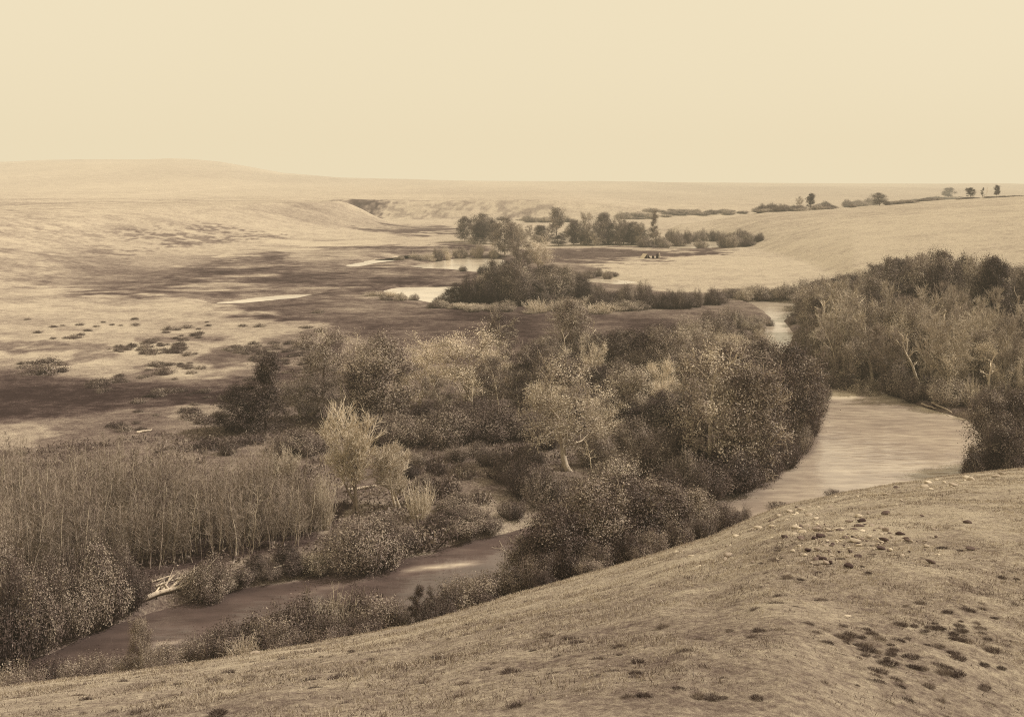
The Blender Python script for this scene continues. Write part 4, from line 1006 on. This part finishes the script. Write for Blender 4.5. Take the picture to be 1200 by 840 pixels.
log((360, 664), (382, 660), 0.07, 'gnarled pale branch on the bank under the big willow shrub', seed=7, forks=2)
log((1092, 476), (1116, 489), 0.12, 'pale log sloping into the pool below the crowded grove, closer to the hill', seed=8, lift=0.35)
log((1080, 476), (1097, 485), 0.11, 'shorter pale log sloping into the pool below the crowded grove', seed=9, lift=0.3)
log((1000, 440), (1009, 449), 0.10, 'pale log standing out of the bank beside the rapid', seed=10, lift=0.3)
log((1024, 458), (1032, 446), 0.09, 'slanting pale log on the bank between the rapid and the grove', seed=11, lift=0.5)
log((1030, 440), (1062, 436), 0.12, 'long bent white log lying in the brush of the grove', seed=12, lift=1.2)
log((1084, 428), (1102, 430), 0.10, 'white log lodged among the bare trunks of the grove', seed=13, lift=1.5)
log((100, 556), (120, 551), 0.07, 'thin pale log beyond the thicket on the flat', seed=14)
log((160, 508), (178, 505), 0.16, 'chunky white log on the flat behind the thicket', seed=15)

# ------------------------------------------------------------------ the little camp on the meadow edge
def camp():
    X, Y, z = hit(756, 303)
    r = bpy.data.objects.new('tent', None); COL.objects.link(r); r.location = (X, Y, z); r.rotation_euler = (0, 0, math.radians(20))
    tag(r, 'tiny white peaked tent with a dark open end on the meadow edge', 'tent')
    w, l, h = 1.25, 1.5, 1.5
    A = Acc(); A.add([(-w, -l, 0), (-w, l, 0), (0, l, h), (0, -l, h)], [(0, 1, 2, 3)]); A.add([(w, -l, 0), (w, l, 0), (0, l, h), (0, -l, h)], [(3, 2, 1, 0)])
    A.add([(-w, l - .02, 0), (w, l - .02, 0), (0.02, l - .02, h), (-0.02, l - .02, h)], [(0, 1, 2, 3)])
    link('canvas', A.mesh('canvas', M_CANVAS), r)
    A = Acc(); A.add([(-w * .8, -l + .05, 0), (w * .8, -l + .05, 0), (0.03, -l + .05, h * .9), (-0.03, -l + .05, h * .9)], [(0, 1, 2, 3)]); A.add([(w + .01, -l, 0.02), (w + .01, l, 0.02), (0.06, l, h), (0.06, -l, h)], [(0, 1, 2, 3)])  # dark sheets painting the shaded interior and the shaded right slope
    link('tent_shade', A.mesh('tent_shade', M_DARK), r)
    A = Acc(); A.tube(np.array([(0, -l - .05, 0), (0, -l - .05, h + .15)]), [0.04, 0.035], 6); link('pole', A.mesh('pole', M_BARK_MID), r)
    for dx, hh, mat, nm, lab in ((2.6, 1.0, M_DARK, 'bundle', 'low dark bundle beside the tiny tent'), (4.0, 1.7, M_DARK, 'bundle', 'taller dark bundle between the tent and the pale post'), (4.8, 1.9, M_CANVAS, 'post', 'pale upright post at the end of the little camp')):
        x = X + dx; y = Y + 0.3; zz = ground(x, y); rng = np.random.default_rng(int(dx * 10)); A = Acc()
        t = np.linspace(0, 1, 7); rad = (0.42 if nm == 'bundle' else 0.16) * np.array([0.75, 1, 1, 0.9, 0.8, 0.55, 0.05]) * rng.uniform(0.9, 1.1, 7)
        A.tube(np.stack([0.06 * np.sin(4 * t), 0 * t, hh * t - 0.03], 1), rad, 8)
        o = link(nm, A.mesh(nm, mat)); o.location = (x, y, zz); tag(o, lab, nm)
camp()

def haze(sigma):
    x0, x1, y0, y1, z0, z1 = -7500, 7500, -300, 9500, -60, 420
    V = np.array([(x, y, z) for z in (z0, z1) for y in (y0, y1) for x in (x0, x1)], float)
    Fq = np.array([(0, 2, 3, 1), (4, 5, 7, 6), (0, 1, 5, 4), (2, 6, 7, 3), (0, 4, 6, 2), (1, 3, 7, 5)])
    m, nt, out = new_mat('valley_haze'); L = nt.links.new
    ab = nt.nodes.new('ShaderNodeVolumeAbsorption'); ab.inputs['Color'].default_value = (0, 0, 0, 1); ab.inputs['Density'].default_value = sigma
    em = nt.nodes.new('ShaderNodeEmission'); em.inputs['Color'].default_value = (0.83, 0.71, 0.485, 1); em.inputs['Strength'].default_value = sigma
    ad = nt.nodes.new('ShaderNodeAddShader'); L(ab.outputs[0], ad.inputs[0]); L(em.outputs[0], ad.inputs[1]); L(ad.outputs[0], out.inputs['Volume'])
    me = raw_mesh(bpy.data.meshes.new('haze'), V, Fq, m); o = link('haze', me); o['kind'] = 'structure'
haze(0.00026)

# ------------------------------------------------------------------ light, sky, camera
SUN = Vector((0.84, 0.10, 0.82)).normalized()
ld = bpy.data.lights.new('sun', 'SUN'); ld.energy = 5.0; ld.angle = math.radians(0.5); ld.color = (1.0, 0.92, 0.81)
lo = bpy.data.objects.new('sun', ld); COL.objects.link(lo); lo.rotation_euler = (-SUN).to_track_quat('-Z', 'Y').to_euler(); lo.location = (0, 0, 80)

w = bpy.data.worlds.new('World'); S.world = w; w.use_nodes = True
nt = w.node_tree; nt.nodes.clear(); L = nt.links.new
sky = nt.nodes.new('ShaderNodeTexSky'); sky.sky_type = 'NISHITA'; sky.sun_disc = False
sky.sun_elevation = math.asin(SUN.z); sky.sun_rotation = math.atan2(SUN.x, SUN.y); sky.dust_density = 3.0
bw = nt.nodes.new('ShaderNodeRGBToBW'); L(sky.outputs[0], bw.inputs[0])
tcw = nt.nodes.new('ShaderNodeTexCoord'); veil = noise(nt, tcw.outputs['Generated'], 2.2, 4, 0.5)
f = math_node(nt, 'ADD', math_node(nt, 'MULTIPLY', bw.outputs[0], 0.10), math_node(nt, 'MULTIPLY', math_node(nt, 'SUBTRACT', veil, 0.5), 0.5), True)
cr = ramp(nt, [(0.0, (0.87, 0.755, 0.525)), (1.0, (1.0, 0.89, 0.66))]); L(f, cr.inputs[0])
bg = nt.nodes.new('ShaderNodeBackground'); bg.inputs['Strength'].default_value = 0.98; L(cr.outputs[0], bg.inputs['Color'])
wo = nt.nodes.new('ShaderNodeOutputWorld'); L(bg.outputs[0], wo.inputs[0])

cd = bpy.data.cameras.new('camera'); co = bpy.data.objects.new('camera', cd); COL.objects.link(co)
co.location = (0, 0, EYE); co.rotation_euler = (math.pi / 2, 0, 0)
cd.sensor_width = 36; cd.lens = 36.0 * F / 1200.0; cd.shift_y = -(420 - YH) / 1200.0
cd.clip_start = 0.5; cd.clip_end = 20000
S.camera = co
S.view_settings.view_transform = 'Standard'; S.view_settings.look = 'None'; S.view_settings.exposure = 0
S.cycles.use_denoising = False; S.cycles.filter_width = 1.1
S.cycles.max_bounces = 4; S.cycles.diffuse_bounces = 2; S.cycles.transparent_max_bounces = 2
